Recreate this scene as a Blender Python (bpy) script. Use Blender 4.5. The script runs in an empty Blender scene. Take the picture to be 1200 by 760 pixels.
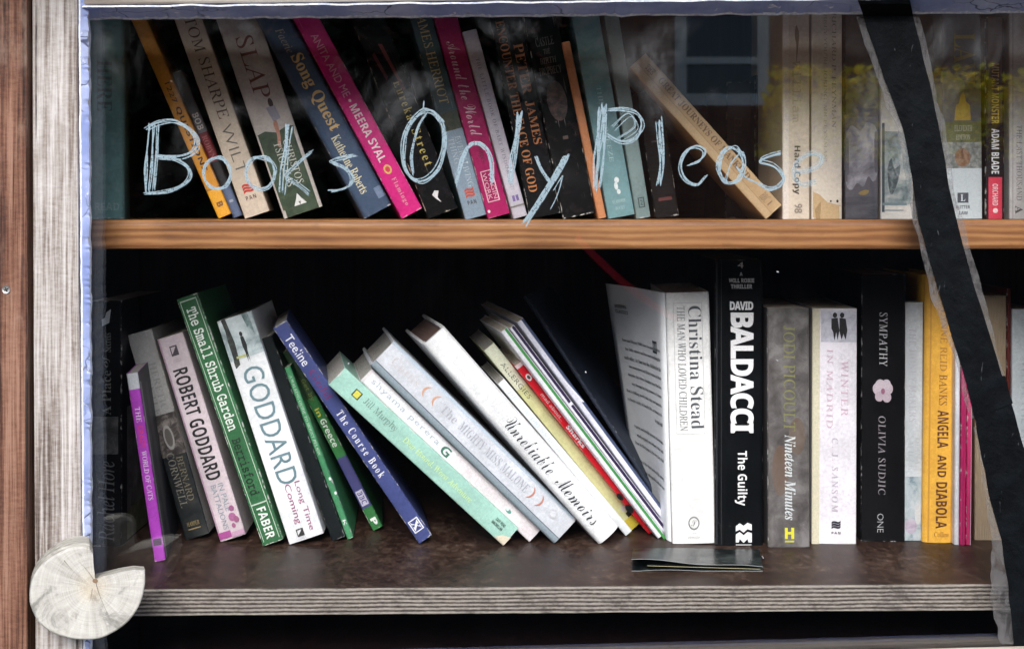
import bpy, bmesh, math, random
from mathutils import Vector, Matrix, noise as mnoise
from mathutils.geometry import tessellate_polygon
random.seed(7)
S = bpy.context.scene
COL = S.collection

# ------------------------------------------------------------------ camera, world, light
F, X0, Y0, ZC, DG = 1450.0, 600.0, 245.0, 1.30, 0.88      # focal length in photo pixels, horizon, eye height, metres to the glass
cam = bpy.data.cameras.new("camera")
cam.sensor_width = 36.0
cam.lens = 36.0 * F / 1200.0
cam.shift_y = (Y0 - 380.0) / 1200.0
cam.clip_start, cam.clip_end = 0.02, 500.0
cam.dof.use_dof = True
cam.dof.focus_distance = 1.0
cam.dof.aperture_fstop = 20.0
cob = bpy.data.objects.new("camera", cam)
cob.location = (0, -DG, ZC)
cob.rotation_euler = (math.pi / 2, 0, 0)
COL.objects.link(cob)
S.camera = cob

SUN_EL, SUN_AZ = math.radians(37), math.radians(-4)      # bright overcast: a broad soft light from behind the viewer 
W = bpy.data.worlds.new("World")
S.world = W
W.use_nodes = True
wn = W.node_tree
bg = wn.nodes["Background"]
sky = wn.nodes.new("ShaderNodeTexSky")
sky.sky_type = 'NISHITA'
sky.sun_disc = False
sky.sun_elevation = SUN_EL
sky.sun_rotation = math.pi - SUN_AZ
sky.dust_density = 1.5
sky.air_density = 0.7
wn.links.new(sky.outputs[0], bg.inputs[0])
bg.inputs[1].default_value = 0.06
sl = bpy.data.lights.new("sun", 'SUN')
sl.energy = 1.5
sl.angle = math.radians(34)
sl.color = (1.0, 0.985, 0.965)
so = bpy.data.objects.new("sun", sl)
sdir = Vector((math.sin(SUN_AZ) * math.cos(SUN_EL), -math.cos(SUN_AZ) * math.cos(SUN_EL), math.sin(SUN_EL)))
so.rotation_euler = sdir.to_track_quat('Z', 'Y').to_euler()
so.location = (0, -3, 6)
COL.objects.link(so)
S.view_settings.view_transform = 'Standard'
S.view_settings.look = 'None'
S.view_settings.gamma = 1.0
S.view_settings.exposure = 2.2

# ------------------------------------------------------------------ helpers
def P(X, Y, D):
    """photo pixel at distance D in front of the viewer -> world point"""
    return Vector(((X - X0) / F * D, D - DG, ZC - (Y - Y0) / F * D))

def srgb(r, g, b):
    f = lambda c: (c / 255 / 12.92) if c / 255 <= 0.04045 else ((c / 255 + 0.055) / 1.055) ** 2.4
    return (f(r), f(g), f(b), 1.0)

def col4(c):
    return tuple(c) if len(c) == 4 else (c[0], c[1], c[2], 1.0)

class Nodes:
    def __init__(self, name):
        self.m = bpy.data.materials.new(name)
        self.m.use_nodes = True
        self.t = self.m.node_tree
        self.b = self.t.nodes["Principled BSDF"]
        self.out = self.t.nodes["Material Output"]
    def n(self, typ, **kw):
        x = self.t.nodes.new(typ)
        for k, v in kw.items():
            setattr(x, k, v)
        return x
    def l(self, a, b):
        self.t.links.new(a, b)
    def set(self, sock, v):
        if hasattr(v, "is_linked"):
            self.l(v, sock)
        else:
            sock.default_value = v
    def math(self, op, a, b=None, c=None, clamp=False):
        x = self.n("ShaderNodeMath", operation=op)
        x.use_clamp = clamp
        for i, v in enumerate((a, b, c)):
            if v is not None:
                self.set(x.inputs[i], v)
        return x.outputs[0]
    def coord(self, scale=(1, 1, 1), loc=(0, 0, 0), kind="Object"):
        tc = self.n("ShaderNodeTexCoord")
        mp = self.n("ShaderNodeMapping")
        mp.inputs["Scale"].default_value = scale
        mp.inputs["Location"].default_value = loc
        self.l(tc.outputs[kind], mp.inputs[0])
        return mp.outputs[0]
    def noise(self, vec, scale=5.0, detail=4.0, rough=0.55, dist=0.0):
        x = self.n("ShaderNodeTexNoise")
        x.inputs["Scale"].default_value = scale
        x.inputs["Detail"].default_value = detail
        x.inputs["Roughness"].default_value = rough
        x.inputs["Distortion"].default_value = dist
        self.l(vec, x.inputs["Vector"])
        return x.outputs[0]
    def ramp(self, fac, stops, interp='LINEAR'):
        x = self.n("ShaderNodeValToRGB")
        e = x.color_ramp.elements
        x.color_ramp.interpolation = interp
        while len(e) > 1:
            e.remove(e[-1])
        e[0].position = stops[0][0]
        e[0].color = col4(stops[0][1]) if not isinstance(stops[0][1], (int, float)) else (stops[0][1],) * 3 + (1,)
        for p, c in stops[1:]:
            q = e.new(p)
            q.color = col4(c) if not isinstance(c, (int, float)) else (c,) * 3 + (1,)
        self.l(fac, x.inputs[0])
        return x.outputs[0]
    def mix(self, fac, a, b, mode='MIX'):
        x = self.n("ShaderNodeMix", data_type='RGBA', blend_type=mode)
        self.set(x.inputs["Factor"], fac)
        self.set(x.inputs["A"], a if hasattr(a, "is_linked") else col4(a))
        self.set(x.inputs["B"], b if hasattr(b, "is_linked") else col4(b))
        return x.outputs["Result"]
    def bump(self, h, strength=0.3, dist=0.001):
        x = self.n("ShaderNodeBump")
        x.inputs["Strength"].default_value = strength
        x.inputs["Distance"].default_value = dist
        self.l(h, x.inputs["Height"])
        self.l(x.outputs[0], self.b.inputs["Normal"])
    def smooth(self, v, a, b):
        x = self.n("ShaderNodeMapRange", interpolation_type='SMOOTHSTEP')
        self.set(x.inputs[0], v)
        x.inputs[1].default_value = a
        x.inputs[2].default_value = b
        return x.outputs[0]
    def done(self, color=None, rough=0.5, spec=0.5):
        if color is not None:
            self.set(self.b.inputs["Base Color"], color if hasattr(color, "is_linked") else col4(color))
        self.set(self.b.inputs["Roughness"], rough)
        self.b.inputs["Specular IOR Level"].default_value = spec
        return self.m

INKS = {}
def ink(c, rough=0.5):
    k = (tuple(round(x, 4) for x in c[:3]), rough)
    if k not in INKS:
        N = Nodes("ink")
        v = N.noise(N.coord(), 900.0, 3.0)
        a = tuple(min(1, x * 1.08) for x in c[:3])
        b = tuple(x * 0.9 for x in c[:3])
        INKS[k] = N.done(N.mix(N.smooth(v, 0.35, 0.65), b, a), rough)
    return INKS[k]

PH = {}
def photo_mat(c0, c1, c2, scale=90.0, stretch=(1, 1, 1), seed=0.0):
    """a small printed picture: blotches of three colours"""
    k = (c0, c1, c2, scale, stretch, seed)
    if k not in PH:
        N = Nodes("printed_picture")
        v = N.noise(N.coord(stretch, (seed, seed * .7, seed * 1.3)), scale, 6.0, 0.65, 0.4)
        PH[k] = N.done(N.ramp(v, [(0.3, c0), (0.47, c1), (0.66, c2)]), 0.4)
    return PH[k]

def cover_mat(c, w, h, rough=0.42, wear=0.5, mottle=0.10, crease=0.0, wearc=(0.62, 0.60, 0.56), cloth=False):
    """printed card or cloth, with rubbed edges and corners, faint dirt, and reading creases down the spine"""
    N = Nodes("book_cover")
    sd = random.uniform(0, 50)
    o = N.coord((1, 1, 1), (0, 0, 0))
    o2 = N.coord((1, 1, 1), (sd, sd * .3, sd * .6))
    lo = N.noise(o2, 28.0, 5.0, 0.6)
    hi = N.noise(o2, 420.0, 4.0, 0.65)
    d = N.math('MULTIPLY_ADD', lo, 0.6, N.math('MULTIPLY', hi, 0.4))
    a = tuple(max(0, x * (1 - mottle * 1.6)) for x in c[:3])
    b = tuple(min(1, x * (1 + mottle)) for x in c[:3])
    base = N.mix(N.smooth(d, 0.38, 0.62), a, b)
    sp = N.n("ShaderNodeSeparateXYZ")
    N.l(o, sp.inputs[0])
    ax = N.math('ABSOLUTE', N.math('SUBTRACT', sp.outputs[0], w / 2))
    az = N.math('ABSOLUTE', N.math('SUBTRACT', sp.outputs[2], h / 2))
    ex = N.smooth(ax, w / 2 - 0.0016, w / 2 - 0.0001)
    ez = N.smooth(az, h / 2 - 0.0026, h / 2 - 0.0003)
    fr = N.smooth(sp.outputs[1], 0.004, 0.002)
    edge = N.math('MULTIPLY', N.math('MAXIMUM', ex, ez), fr)
    rub = N.noise(o2, 120.0, 6.0, 0.72)
    wm = N.smooth(N.math('ADD', rub, N.math('MULTIPLY', edge, 0.25)), 0.80 - 0.08 * wear, 0.88 - 0.08 * wear)
    wm = N.math('MULTIPLY', wm, min(1.0, 0.55 + wear * .5))
    if crease > 0:
        cr = N.noise(N.coord((1, .2, .045), (sd, 0, sd)), 700.0, 2.0, 0.5)
        cm = N.math('MULTIPLY', N.smooth(cr, 0.66, 0.72), crease)
        wm = N.math('MAXIMUM', wm, cm)
    colr = N.mix(wm, base, wearc)
    N.bump(N.noise(o2, 1500.0 if cloth else 120.0, 3.0), 0.35 if cloth else 0.12, 0.0006)
    rr = N.math('MULTIPLY_ADD', lo, 0.25, rough - 0.12)
    return N.done(colr, rr, 0.12 if max(c[:3]) < 0.02 else 0.3)

PG = {}
def page_mat(c):
    if c not in PG:
        N = Nodes("paper_edges")
        a = N.noise(N.coord((1, 0.02, 0.02)), 2600.0, 3.0, 0.8)
        b = N.noise(N.coord(), 40.0, 4.0)
        k = N.mix(N.smooth(a, 0.35, 0.65), tuple(x * .62 for x in c), c)
        k = N.mix(N.math('MULTIPLY', N.smooth(b, 0.45, 0.75), 0.35), k, (c[0] * .7, c[1] * .6, c[2] * .45))
        N.bump(a, 0.5, 0.0004)
        PG[c] = N.done(k, 0.8, 0.2)
    return PG[c]

class MB:
    """mesh builder with material slots"""
    def __init__(self):
        self.v, self.f, self.mi, self.ms, self.sm = [], [], [], [], []
    def slot(self, m):
        if m not in self.ms:
            self.ms.append(m)
        return self.ms.index(m)
    def add(self, verts, faces, m, smooth=False):
        o = len(self.v)
        self.v += [tuple(p) for p in verts]
        s = self.slot(m)
        for f in faces:
            self.f.append([i + o for i in f])
            self.mi.append(s)
            self.sm.append(smooth)
    def box(self, a, b, m):
        (x0, y0, z0), (x1, y1, z1) = a, b
        V = [(x0, y0, z0), (x1, y0, z0), (x1, y1, z0), (x0, y1, z0), (x0, y0, z1), (x1, y0, z1), (x1, y1, z1), (x0, y1, z1)]
        self.add(V, [(0, 3, 2, 1), (4, 5, 6, 7), (0, 1, 5, 4), (1, 2, 6, 5), (2, 3, 7, 6), (3, 0, 4, 7)], m)
    def prism(self, poly, fz0, fz1, m, smooth=False):
        """closed outline; fz0 / fz1 turn an outline point into the two end points"""
        n = len(poly)
        V = [fz0(p) for p in poly] + [fz1(p) for p in poly]
        Fc = [tuple(range(n - 1, -1, -1)), tuple(range(n, 2 * n))]
        Fc += [(i, (i + 1) % n, (i + 1) % n + n, i + n) for i in range(n)]
        self.add(V, Fc, m, smooth)
    def grid(self, fn, nu, nv, m, smooth=True):
        V = [fn(i / nu, j / nv) for j in range(nv + 1) for i in range(nu + 1)]
        k = nu + 1
        Fc = [(j * k + i, j * k + i + 1, (j + 1) * k + i + 1, (j + 1) * k + i) for j in range(nv) for i in range(nu)]
        self.add(V, Fc, m, smooth)
    def build(self, name, parent=None, mat=None, fix=False):
        me = bpy.data.meshes.new(name)
        me.from_pydata(self.v, [], self.f)
        for m in self.ms:
            me.materials.append(m)
        me.polygons.foreach_set("material_index", self.mi)
        me.polygons.foreach_set("use_smooth", self.sm)
        if fix:
            bm = bmesh.new()
            bm.from_mesh(me)
            bmesh.ops.remove_doubles(bm, verts=bm.verts, dist=1e-6)
            bmesh.ops.recalc_face_normals(bm, faces=bm.faces)
            bm.to_mesh(me)
            bm.free()
        me.update()
        o = bpy.data.objects.new(name, me)
        COL.objects.link(o)
        if parent is not None:
            o.parent = parent
        if mat is not None:
            o.matrix_local = mat
        return o

def tag(o, label=None, cat=None, group=None, kind=None):
    for k, v in (("label", label), ("category", cat), ("group", group), ("kind", kind)):
        if v:
            o[k] = v
    return o

def empty(name, loc=(0, 0, 0), M=None):
    o = bpy.data.objects.new(name, None)
    o.empty_display_size = 0.02
    COL.objects.link(o)
    if M is not None:
        o.matrix_world = M
    else:
        o.location = loc
    return o

def bevel(o, w=0.0012, seg=2):
    b = o.modifiers.new("bevel", 'BEVEL')
    b.width, b.segments, b.limit_method = w, seg, 'ANGLE'
    return o

# ------------------------------------------------------------------ lettering
FONTS = {  # letter bases of the built-in typeface and its fallbacks, curve offset, shear
    'sans': (None, None, 0.0, 0.0), 'bold': (0x1D5D4, 0x1D5EE, 0.0, 0.0), 'black': (0x1D5D4, 0x1D5EE, 0.022, 0.0),
    'thin': (None, None, -0.012, 0.0), 'serif': (0x1D400, 0x1D41A, -0.004, 0.0), 'serifb': (0x1D400, 0x1D41A, 0.006, 0.0),
    'roman': (0x1D434, 0x1D44E, 0.0, -0.2), 'ital': (0x1D434, 0x1D44E, 0.0, 0.0), 'italb': (0x1D468, 0x1D482, 0.0, 0.0),
    'serifl': (0x1D400, 0x1D41A, -0.009, 0.0), 'script': (0x1D4D0, 0x1D4EA, -0.008, 0.0), 'slab': (0x1D670, 0x1D68A, 0.012, 0.0), 'mono': (0x1D670, 0x1D68A, 0.0, 0.0)}

def glyphs(s, font):
    up, lo, off, sh = FONTS[font]
    r = ''
    for ch in s:
        if up and 'A' <= ch <= 'Z':
            r += chr(up + ord(ch) - 65)
        elif lo and 'a' <= ch <= 'z':
            r += 'ℎ' if (lo == 0x1D44E and ch == 'h') else chr(lo + ord(ch) - 97)
        else:
            r += ch
    return r, off, sh

TX = {}
def text_mesh(s, font, space=1.0):
    k = (s, font, space)
    if k not in TX:
        r, off, sh = glyphs(s, font)
        cu = bpy.data.curves.new("t", 'FONT')
        cu.body, cu.size, cu.offset, cu.shear = r, 1.0, off, sh
        cu.space_character = space
        cu.resolution_u = 3
        ob = bpy.data.objects.new("t", cu)
        COL.objects.link(ob)
        dg = bpy.context.evaluated_depsgraph_get()
        me = bpy.data.meshes.new_from_object(ob.evaluated_get(dg))
        V = [(v.co.x, v.co.y) for v in me.vertices]
        Fc = [tuple(p.vertices) for p in me.polygons]
        bpy.data.objects.remove(ob)
        bpy.data.meshes.remove(me)
        bpy.data.curves.remove(cu)
        xs, ys = [v[0] for v in V], [v[1] for v in V]
        a, b, c, d = min(xs), max(xs), min(ys), max(ys)
        TX[k] = ([((x - a) / (b - a), (y - c) / (d - c)) for x, y in V], Fc)
    return TX[k]

# items on a spine.  u: 0..1 across, v: pixels of the photo from the top edge down
def T(s, font, u0, u1, v0, v1, c, d='d', sp=1.0):
    return ('T', s, font, u0, u1, v0, v1, c, d, sp)
def R(u0, u1, v0, v1, c):
    return ('P', [(u0, v0), (u1, v0), (u1, v1), (u0, v1)], c)
def PO(pts, c):
    return ('P', pts, c)
def EL(u, v, ru, rv, c, n=18):
    return ('P', [(u + ru * math.cos(a * 2 * math.pi / n), v + rv * math.sin(a * 2 * math.pi / n)) for a in range(n)], c)
def FR(u0, u1, v0, v1, t, tv, c):
    return [R(u0, u1, v0, v0 + tv, c), R(u0, u1, v1 - tv, v1, c), R(u0, u0 + t, v0, v1, c), R(u1 - t, u1, v0, v1, c)]

def BLOB(pts, c, k=5):
    """a soft-edged printed shape through the given points"""
    o_, n = [], len(pts)
    P2 = [Vector(p) for p in pts]
    for i in range(n):
        p0, p1, p2, p3 = P2[i - 1], P2[i], P2[(i + 1) % n], P2[(i + 2) % n]
        for s_ in range(k):
            t = s_ / k
            q = 0.5 * ((2 * p1) + (p2 - p0) * t + (2 * p0 - 5 * p1 + 4 * p2 - p3) * t * t + (3 * p1 - p0 - 3 * p2 + p3) * t ** 3)
            o_.append((min(max(q.x, 0), 1), q.y + 1.2 * mnoise.noise(Vector((i + t, q.y * .2, 3)))))
    return ('P', o_, c)
BREAKS = [.004, .012, .025, .04, .06, .1, .16, .24, .33, .42, .5, .58, .67, .76, .84, .9, .94, .96, .975, .988, .996]

def as_mat(c):
    return c if isinstance(c, bpy.types.Material) else ink(c)

def put_items(mb, items, place, w, s, step=0.00006):
    """place(u, v, e): surface point at fraction u, pixel v, e metres proud of it"""
    e = 0.00008
    flat = []
    for it in items:
        flat += it if isinstance(it, list) else [it]
    for it in flat:
        e += step
        if it[0] == 'P':
            pts = it[1]
            rect = len(pts) == 4 and pts[0][1] == pts[1][1] and pts[0][0] == pts[3][0]
            if rect:
                (u0, v0), (u1, _), (_, v1), _ = pts
                us = [u0] + [b for b in BREAKS if u0 < b < u1] + [u1]
                V, Fc = [], []
                for u in us:
                    V += [place(u, v0, e), place(u, v1, e)]
                for i in range(len(us) - 1):
                    Fc.append((2 * i + 1, 2 * i + 3, 2 * i + 2, 2 * i))
                mb.add(V, Fc, as_mat(it[2]), True)
            else:
                ids = tessellate_polygon([[Vector((u * 40, v, 0)) for u, v in pts]])
                tris = [tuple(pts[q] for q in t3) for t3 in ids]
                ext = max(u for u, v in pts) - min(u for u, v in pts)
                for _lv in range(0 if ext < .15 else 1 if ext < .35 else 3):
                    nt = []
                    for a, b, c in tris:
                        ab, bc, ca = [((p_[0] + q_[0]) / 2, (p_[1] + q_[1]) / 2) for p_, q_ in ((a, b), (b, c), (c, a))]
                        nt += [(a, ab, ca), (ab, b, bc), (ca, bc, c), (ab, bc, ca)]
                    tris = nt
                V = [place(u, v, e) for t3 in tris for u, v in t3]
                mb.add(V, [(3 * i, 3 * i + 1, 3 * i + 2) for i in range(len(tris))], as_mat(it[2]))
        else:
            _, st, font, u0, u1, v0, v1, c, d, sp = it
            V, Fc = text_mesh(st, font, sp)
            Q = []
            for a, b in V:
                if d == 'd':
                    Q.append(place(u0 + (u1 - u0) * b, v0 + (v1 - v0) * a, e))
                elif d == 'u':
                    Q.append(place(u1 - (u1 - u0) * b, v1 - (v1 - v0) * a, e))
                else:
                    Q.append(place(u0 + (u1 - u0) * a, v1 - (v1 - v0) * b, e))
            mb.add(Q, Fc, as_mat(c))

# ------------------------------------------------------------------ where the two shelves are
LOW_H = 0.2743                                              # lower shelf below the eye
UP_H = 0.0082
WH = (0.80, 0.80, 0.80)
CREAM = (0.66, 0.58, 0.44)
PAGE, PAGE_G, PAGE_T = (0.60, 0.55, 0.45), (0.42, 0.41, 0.38), (0.50, 0.38, 0.24)

GU, GL = "books on the upper shelf", "books on the lower shelf"

def book(label, BL, TL, w, color, items=(), kind='paper', yaw=0.0, D=None, depth=0.118, page=PAGE, rough=0.42, wear=0.38,
         crease=0.0, mottle=0.10, shelf='L', side=(), bulge=None, wearc=(0.62, 0.60, 0.56), r=None, mat=None, name=None, cloth=False,
         open_top=0.0):
    if shelf == 'L':
        if D is None:
            D = LOW_H * F / (BL[1] - Y0)
        p0 = P(BL[0], BL[1], D)
        p0.z = ZC - LOW_H + 0.0003
    else:
        D = D or 1.0
        p0 = P(BL[0], BL[1], D)
        p0.z = ZC - UP_H + 0.0003
    ya = math.radians(yaw)
    ey = Vector((-math.sin(ya), math.cos(ya), 0))
    eye = Vector((0, -DG, ZC))
    ray = P(TL[0], TL[1], 1.0) - eye
    t = (p0 - eye).dot(ey) / ray.dot(ey)
    p1 = eye + ray * t
    ez = (p1 - p0)
    h = ez.length
    ez.normalize()
    ex = ey.cross(ez)
    s = h / math.hypot(TL[0] - BL[0], TL[1] - BL[1])        # metres per photo pixel along this spine
    wm = w * D / F
    M = Matrix((ex, ey, ez)).transposed().to_4x4()
    M.translation = p0
    hard = kind == 'hard'
    root = empty(name or ('hardback_book' if hard else 'booklet' if kind == 'thin' else 'paperback_book'), M=M)
    tag(root, label, 'book' if kind != 'thin' else 'booklet', GU if shelf == 'U' else GL)
    th = 0.0024 if hard else 0.0005
    if wm < 0.008:
        th = min(th, wm * 0.12)
    bl = bulge if bulge is not None else (0.0018 if hard else 0.0006)
    bl = min(bl, wm * .12)
    rr = r if r is not None else (0.0030 if hard else 0.0011)
    rr = min(rr, wm * 0.3)
    surf = lambda x: -bl * (1 - (2 * x / wm - 1) ** 2) + (
        rr - math.sqrt(max(0, rr * rr - (rr - x) ** 2)) if x < rr else
        rr - math.sqrt(max(0, rr * rr - (rr - (wm - x)) ** 2)) if x > wm - rr else 0)
    cm = mat or cover_mat(color, wm, h, rough, wear, mottle, crease, wearc, cloth)
    mb = MB()
    # outside line of the cover from the back edge round the spine to the other back edge
    xs = [rr * (1 - math.cos(a * math.pi / 8)) for a in range(5)]
    xs = xs + [rr + (wm - 2 * rr) * i / 8 for i in range(1, 8)] + [wm - x for x in reversed(xs)]
    outer = [(0, depth)] + [(x, surf(x)) for x in xs] + [(wm, depth)]
    if hard:                                                # groove of the hinge
        outer = [(0, depth), (0, .010), (.0010, .007), (0.0006, .0045)] + outer[1:-1] + [(wm - .0006, .0045), (wm - .0010, .007), (wm, .010), (wm, depth)]
    inner = []
    for x, y in outer:
        k = min(1.0, max(0.0, x / wm))
        xi = th + (wm - 2 * th) * k
        yi = y if y > depth * .5 else max(y, 0) + th
        inner.append((xi, yi))
    n = len(outer)
    nz = 5
    wob = lambda z: 0.0
    V = []
    for j in range(nz + 1):
        z = h * j / nz
        V += [(x, y, z) for x, y in outer] + [(x, y, z) for x, y in inner]
    Fc = []
    k = 2 * n
    for j in range(nz):
        for i in range(n - 1):
            a = j * k + i
            Fc.append((a, a + 1, a + k + 1, a + k))
            b = j * k + n + i
            Fc.append((b + 1, b, b + k, b + k + 1))
        Fc.append((j * k + n - 1, j * k + 2 * n - 1, (j + 1) * k + 2 * n - 1, (j + 1) * k + n - 1))
        Fc.append((j * k + n, j * k, (j + 1) * k, (j + 1) * k + n))
    for i in range(n - 1):
        Fc.append((i + 1, i, n + i, n + i + 1))
        a = nz * k + i
        Fc.append((a, a + 1, a + n + 1, a + n))
    mb.add(V, Fc, cm, False)
    L = h / s
    place = lambda u, v, e: (u * wm, surf(min(max(u, 0), 1) * wm) - e, h - v * s)
    put_items(mb, items, place, wm, s)
    if side:                                                # printed matter on the right-hand board
        put_items(mb, side, lambda u, v, e: (wm + e, u * depth, h - v * s), wm, s)
    mb.build('cover', root)
    if wm > 0.0035:
        ins = 0.0032 if hard else 0.0004
        pb = MB()
        x0, x1 = th + .0001, wm - th - .0001
        d1 = depth - (0.004 if hard else 0.0008)
        zt = h - ins
        def pg(u, v):
            return (x0 + (x1 - x0) * u, th + .0006 + (d1 - th) * v, zt)
        top = [(x0, th + .0012), (x1, th + .0012), (x1, d1), (x0, d1)]
        pb.prism(top, lambda p: (p[0], p[1], ins), lambda p: (p[0], p[1], zt), page_mat(page))
        pb.build('page_block', root)
    return root

# ------------------------------------------------------------------ wood, paint and glass
def wood_mat(name, cols, axis='z', fine=260.0, along=0.03, seed=0.0, rough=0.75, wave=0.0, dirt=None, bump=0.5, checks=False):
    N = Nodes(name)
    sc = {'x': (along, 1, 1), 'z': (1, 1, along)}[axis]
    a = N.noise(N.coord(sc, (seed, seed, seed)), fine, 6.0, 0.65, 0.25)
    b = N.noise(N.coord(sc, (seed + 3, seed, seed)), fine * .22, 4.0, 0.6, 0.6)
    c = N.noise(N.coord((1, 1, 1), (seed, 1, 2)), 14.0, 4.0)
    v = N.math('ADD', N.math('MULTIPLY', a, 0.45), N.math('ADD', N.math('MULTIPLY', b, 0.4), N.math('MULTIPLY', c, 0.15)))
    if checks:                                               # saw marks and fuzz across the grain
        f2_ = N.noise(N.coord((.35, 1, 1)), 520.0, 6.0, 0.75)
        v = N.math('ADD', v, N.math('MULTIPLY', N.math('SUBTRACT', f2_, 0.5), 0.16))
    k = N.ramp(v, cols)
    if dirt:
        dn = N.noise(N.coord((1, 1, .35), (seed + 9, 4, 1)), 22.0, 6.0, 0.7)
        k = N.mix(N.math('MULTIPLY', N.smooth(dn, 0.52, 0.72), dirt[1]), k, dirt[0])
    if checks:
        ck = N.noise(N.coord(tuple(q * (.35 if q < 1 else 1) for q in sc), (seed + 17, seed, 3)), fine * .55, 2.0, 0.5, 0.15)
        cm_ = N.math('MULTIPLY', N.smooth(ck, 0.655, 0.69), N.smooth(c, 0.42, 0.58))
        k = N.mix(N.math('MULTIPLY', cm_, 0.9), k, srgb(38, 32, 29))
        v = N.math('SUBTRACT', v, N.math('MULTIPLY', cm_, 0.5))
        kn = N.n("ShaderNodeTexVoronoi", feature='F1')
        kn.inputs["Scale"].default_value = 11.0
        N.l(N.coord((1, 1, .55), (seed, 0, seed * 2)), kn.inputs["Vector"])
        N.l(k, N.b.inputs["Base Color"])
        k = N.mix(N.math('MULTIPLY', N.smooth(kn.outputs["Distance"], 0.10, 0.05), 0.55), k, srgb(92, 76, 66))
    N.bump(v, bump, 0.0012)
    return N.done(k, rough, 0.25)

M_STILE = wood_mat("weathered_wood", [(0.37, srgb(62, 52, 47)), (0.45, srgb(108, 98, 92)), (0.505, srgb(142, 135, 130)), (0.60, srgb(172, 168, 165))],
                   'z', 560.0, 0.024, 2.0, 0.85, dirt=(srgb(98, 86, 76), 0.5), bump=1.0, checks=True)
M_RAIL = wood_mat("weathered_wood", [(0.36, srgb(84, 74, 68)), (0.45, srgb(130, 120, 112)), (0.52, srgb(160, 152, 142)), (0.64, srgb(182, 176, 168))],
                  'x', 420.0, 0.022, 5.0, 0.8, dirt=(srgb(160, 140, 116), 0.4), bump=0.9)
M_JAMB = wood_mat("red_brown_wood", [(0.38, srgb(34, 21, 17)), (0.455, srgb(70, 44, 34)), (0.51, srgb(98, 66, 51)), (0.60, srgb(126, 95, 79))],
                  'z', 560.0, 0.02, 8.0, 0.8, dirt=(srgb(140, 118, 104), 0.6), bump=1.0, checks=True)
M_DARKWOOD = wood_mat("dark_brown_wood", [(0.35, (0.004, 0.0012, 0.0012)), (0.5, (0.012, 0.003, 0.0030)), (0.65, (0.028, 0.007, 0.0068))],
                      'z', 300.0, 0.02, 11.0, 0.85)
M_CASE = wood_mat("case_wood", [(0.35, srgb(46, 30, 22)), (0.5, srgb(84, 52, 34)), (0.65, srgb(112, 70, 44))], 'z', 260.0, 0.03, 15.0, 0.7)

def pine_mat():
    N = Nodes("pine_board")
    w = N.n("ShaderNodeTexWave", wave_type='BANDS', bands_direction='Z')
    w.inputs["Scale"].default_value = 55.0
    w.inputs["Distortion"].default_value = 5.0
    w.inputs["Detail"].default_value = 3.0
    w.inputs["Detail Scale"].default_value = 1.2
    N.l(N.coord((0.16, 1, 1), (0.3, 0, 0.11)), w.inputs[0])
    a = N.noise(N.coord((0.03, 1, 1)), 500.0, 4.0, 0.6)
    c = N.noise(N.coord((0.4, 1, 1), (4, 2, 1)), 30.0, 4.0)
    v = N.math('ADD', N.math('MULTIPLY', w.outputs[0], 0.24), N.math('ADD', N.math('MULTIPLY', a, 0.34), N.math('MULTIPLY', c, 0.46)))
    k = N.ramp(v, [(0.2, srgb(84, 50, 28)), (0.42, srgb(126, 82, 46)), (0.6, srgb(152, 106, 64)), (0.8, srgb(170, 126, 82))])
    dn = N.noise(N.coord((0.5, 1, 1.5), (9, 4, 1)), 60.0, 6.0, 0.7)
    k = N.mix(N.math('MULTIPLY', N.smooth(dn, 0.56, 0.72), 0.45), k, srgb(92, 58, 34))
    N.bump(v, 0.25, 0.0006)
    return N.done(k, 0.5, 0.35)
M_PINE = pine_mat()

def film_mat():
    N = Nodes("film_faced_board")
    a = N.noise(N.coord((1, .6, 1)), 170.0, 9.0, 0.76, 0.25)
    b = N.noise(N.coord((1, 1, 1), (4, 4, 4)), 18.0, 4.0)
    k = N.ramp(N.math('ADD', N.math('MULTIPLY', a, 0.7), N.math('MULTIPLY', b, 0.3)),
               [(0.40, srgb(34, 21, 16)), (0.48, srgb(50, 34, 27)), (0.54, srgb(66, 49, 40)), (0.60, srgb(88, 72, 62)), (0.68, srgb(124, 110, 99))])
    N.bump(a, 0.2, 0.0008)
    return N.done(k, N.math('MULTIPLY_ADD', a, 0.4, 0.28), 0.3)
M_FILM = film_mat()

def ply_mat(z0, z1):
    N = Nodes("plywood_edge")
    tc = N.n("ShaderNodeTexCoord")
    sp = N.n("ShaderNodeSeparateXYZ")
    N.l(tc.outputs["Object"], sp.inputs[0])
    wv = N.noise(N.coord((0.35, 1, 1)), 40.0, 6.0, 0.7)
    t = N.math('DIVIDE', N.math('SUBTRACT', N.math('MULTIPLY_ADD', wv, 0.0024, N.math('SUBTRACT', sp.outputs[2], 0.0012)), z0), z1 - z0)
    st = N.math('SINE', N.math('MULTIPLY', t, 2 * math.pi * 6.5))
    fine = N.noise(N.coord((0.30, 1, 1)), 700.0, 8.0, 0.8)
    v = N.math('ADD', N.math('MULTIPLY_ADD', st, 0.16, 0.20), N.math('MULTIPLY', fine, 0.66))
    k = N.ramp(v, [(0.28, srgb(34, 30, 28)), (0.44, srgb(84, 77, 72)), (0.58, srgb(134, 127, 119)), (0.8, srgb(170, 163, 153))])
    dn = N.noise(N.coord((0.6, 1, 1.2), (2, 7, 3)), 45.0, 7.0, 0.75)
    k = N.mix(N.math('MULTIPLY', N.smooth(dn, 0.5, 0.68), 0.75), k, srgb(58, 52, 50))
    N.bump(v, 0.6, 0.0008)
    return N.done(k, 0.8, 0.2)

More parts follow.
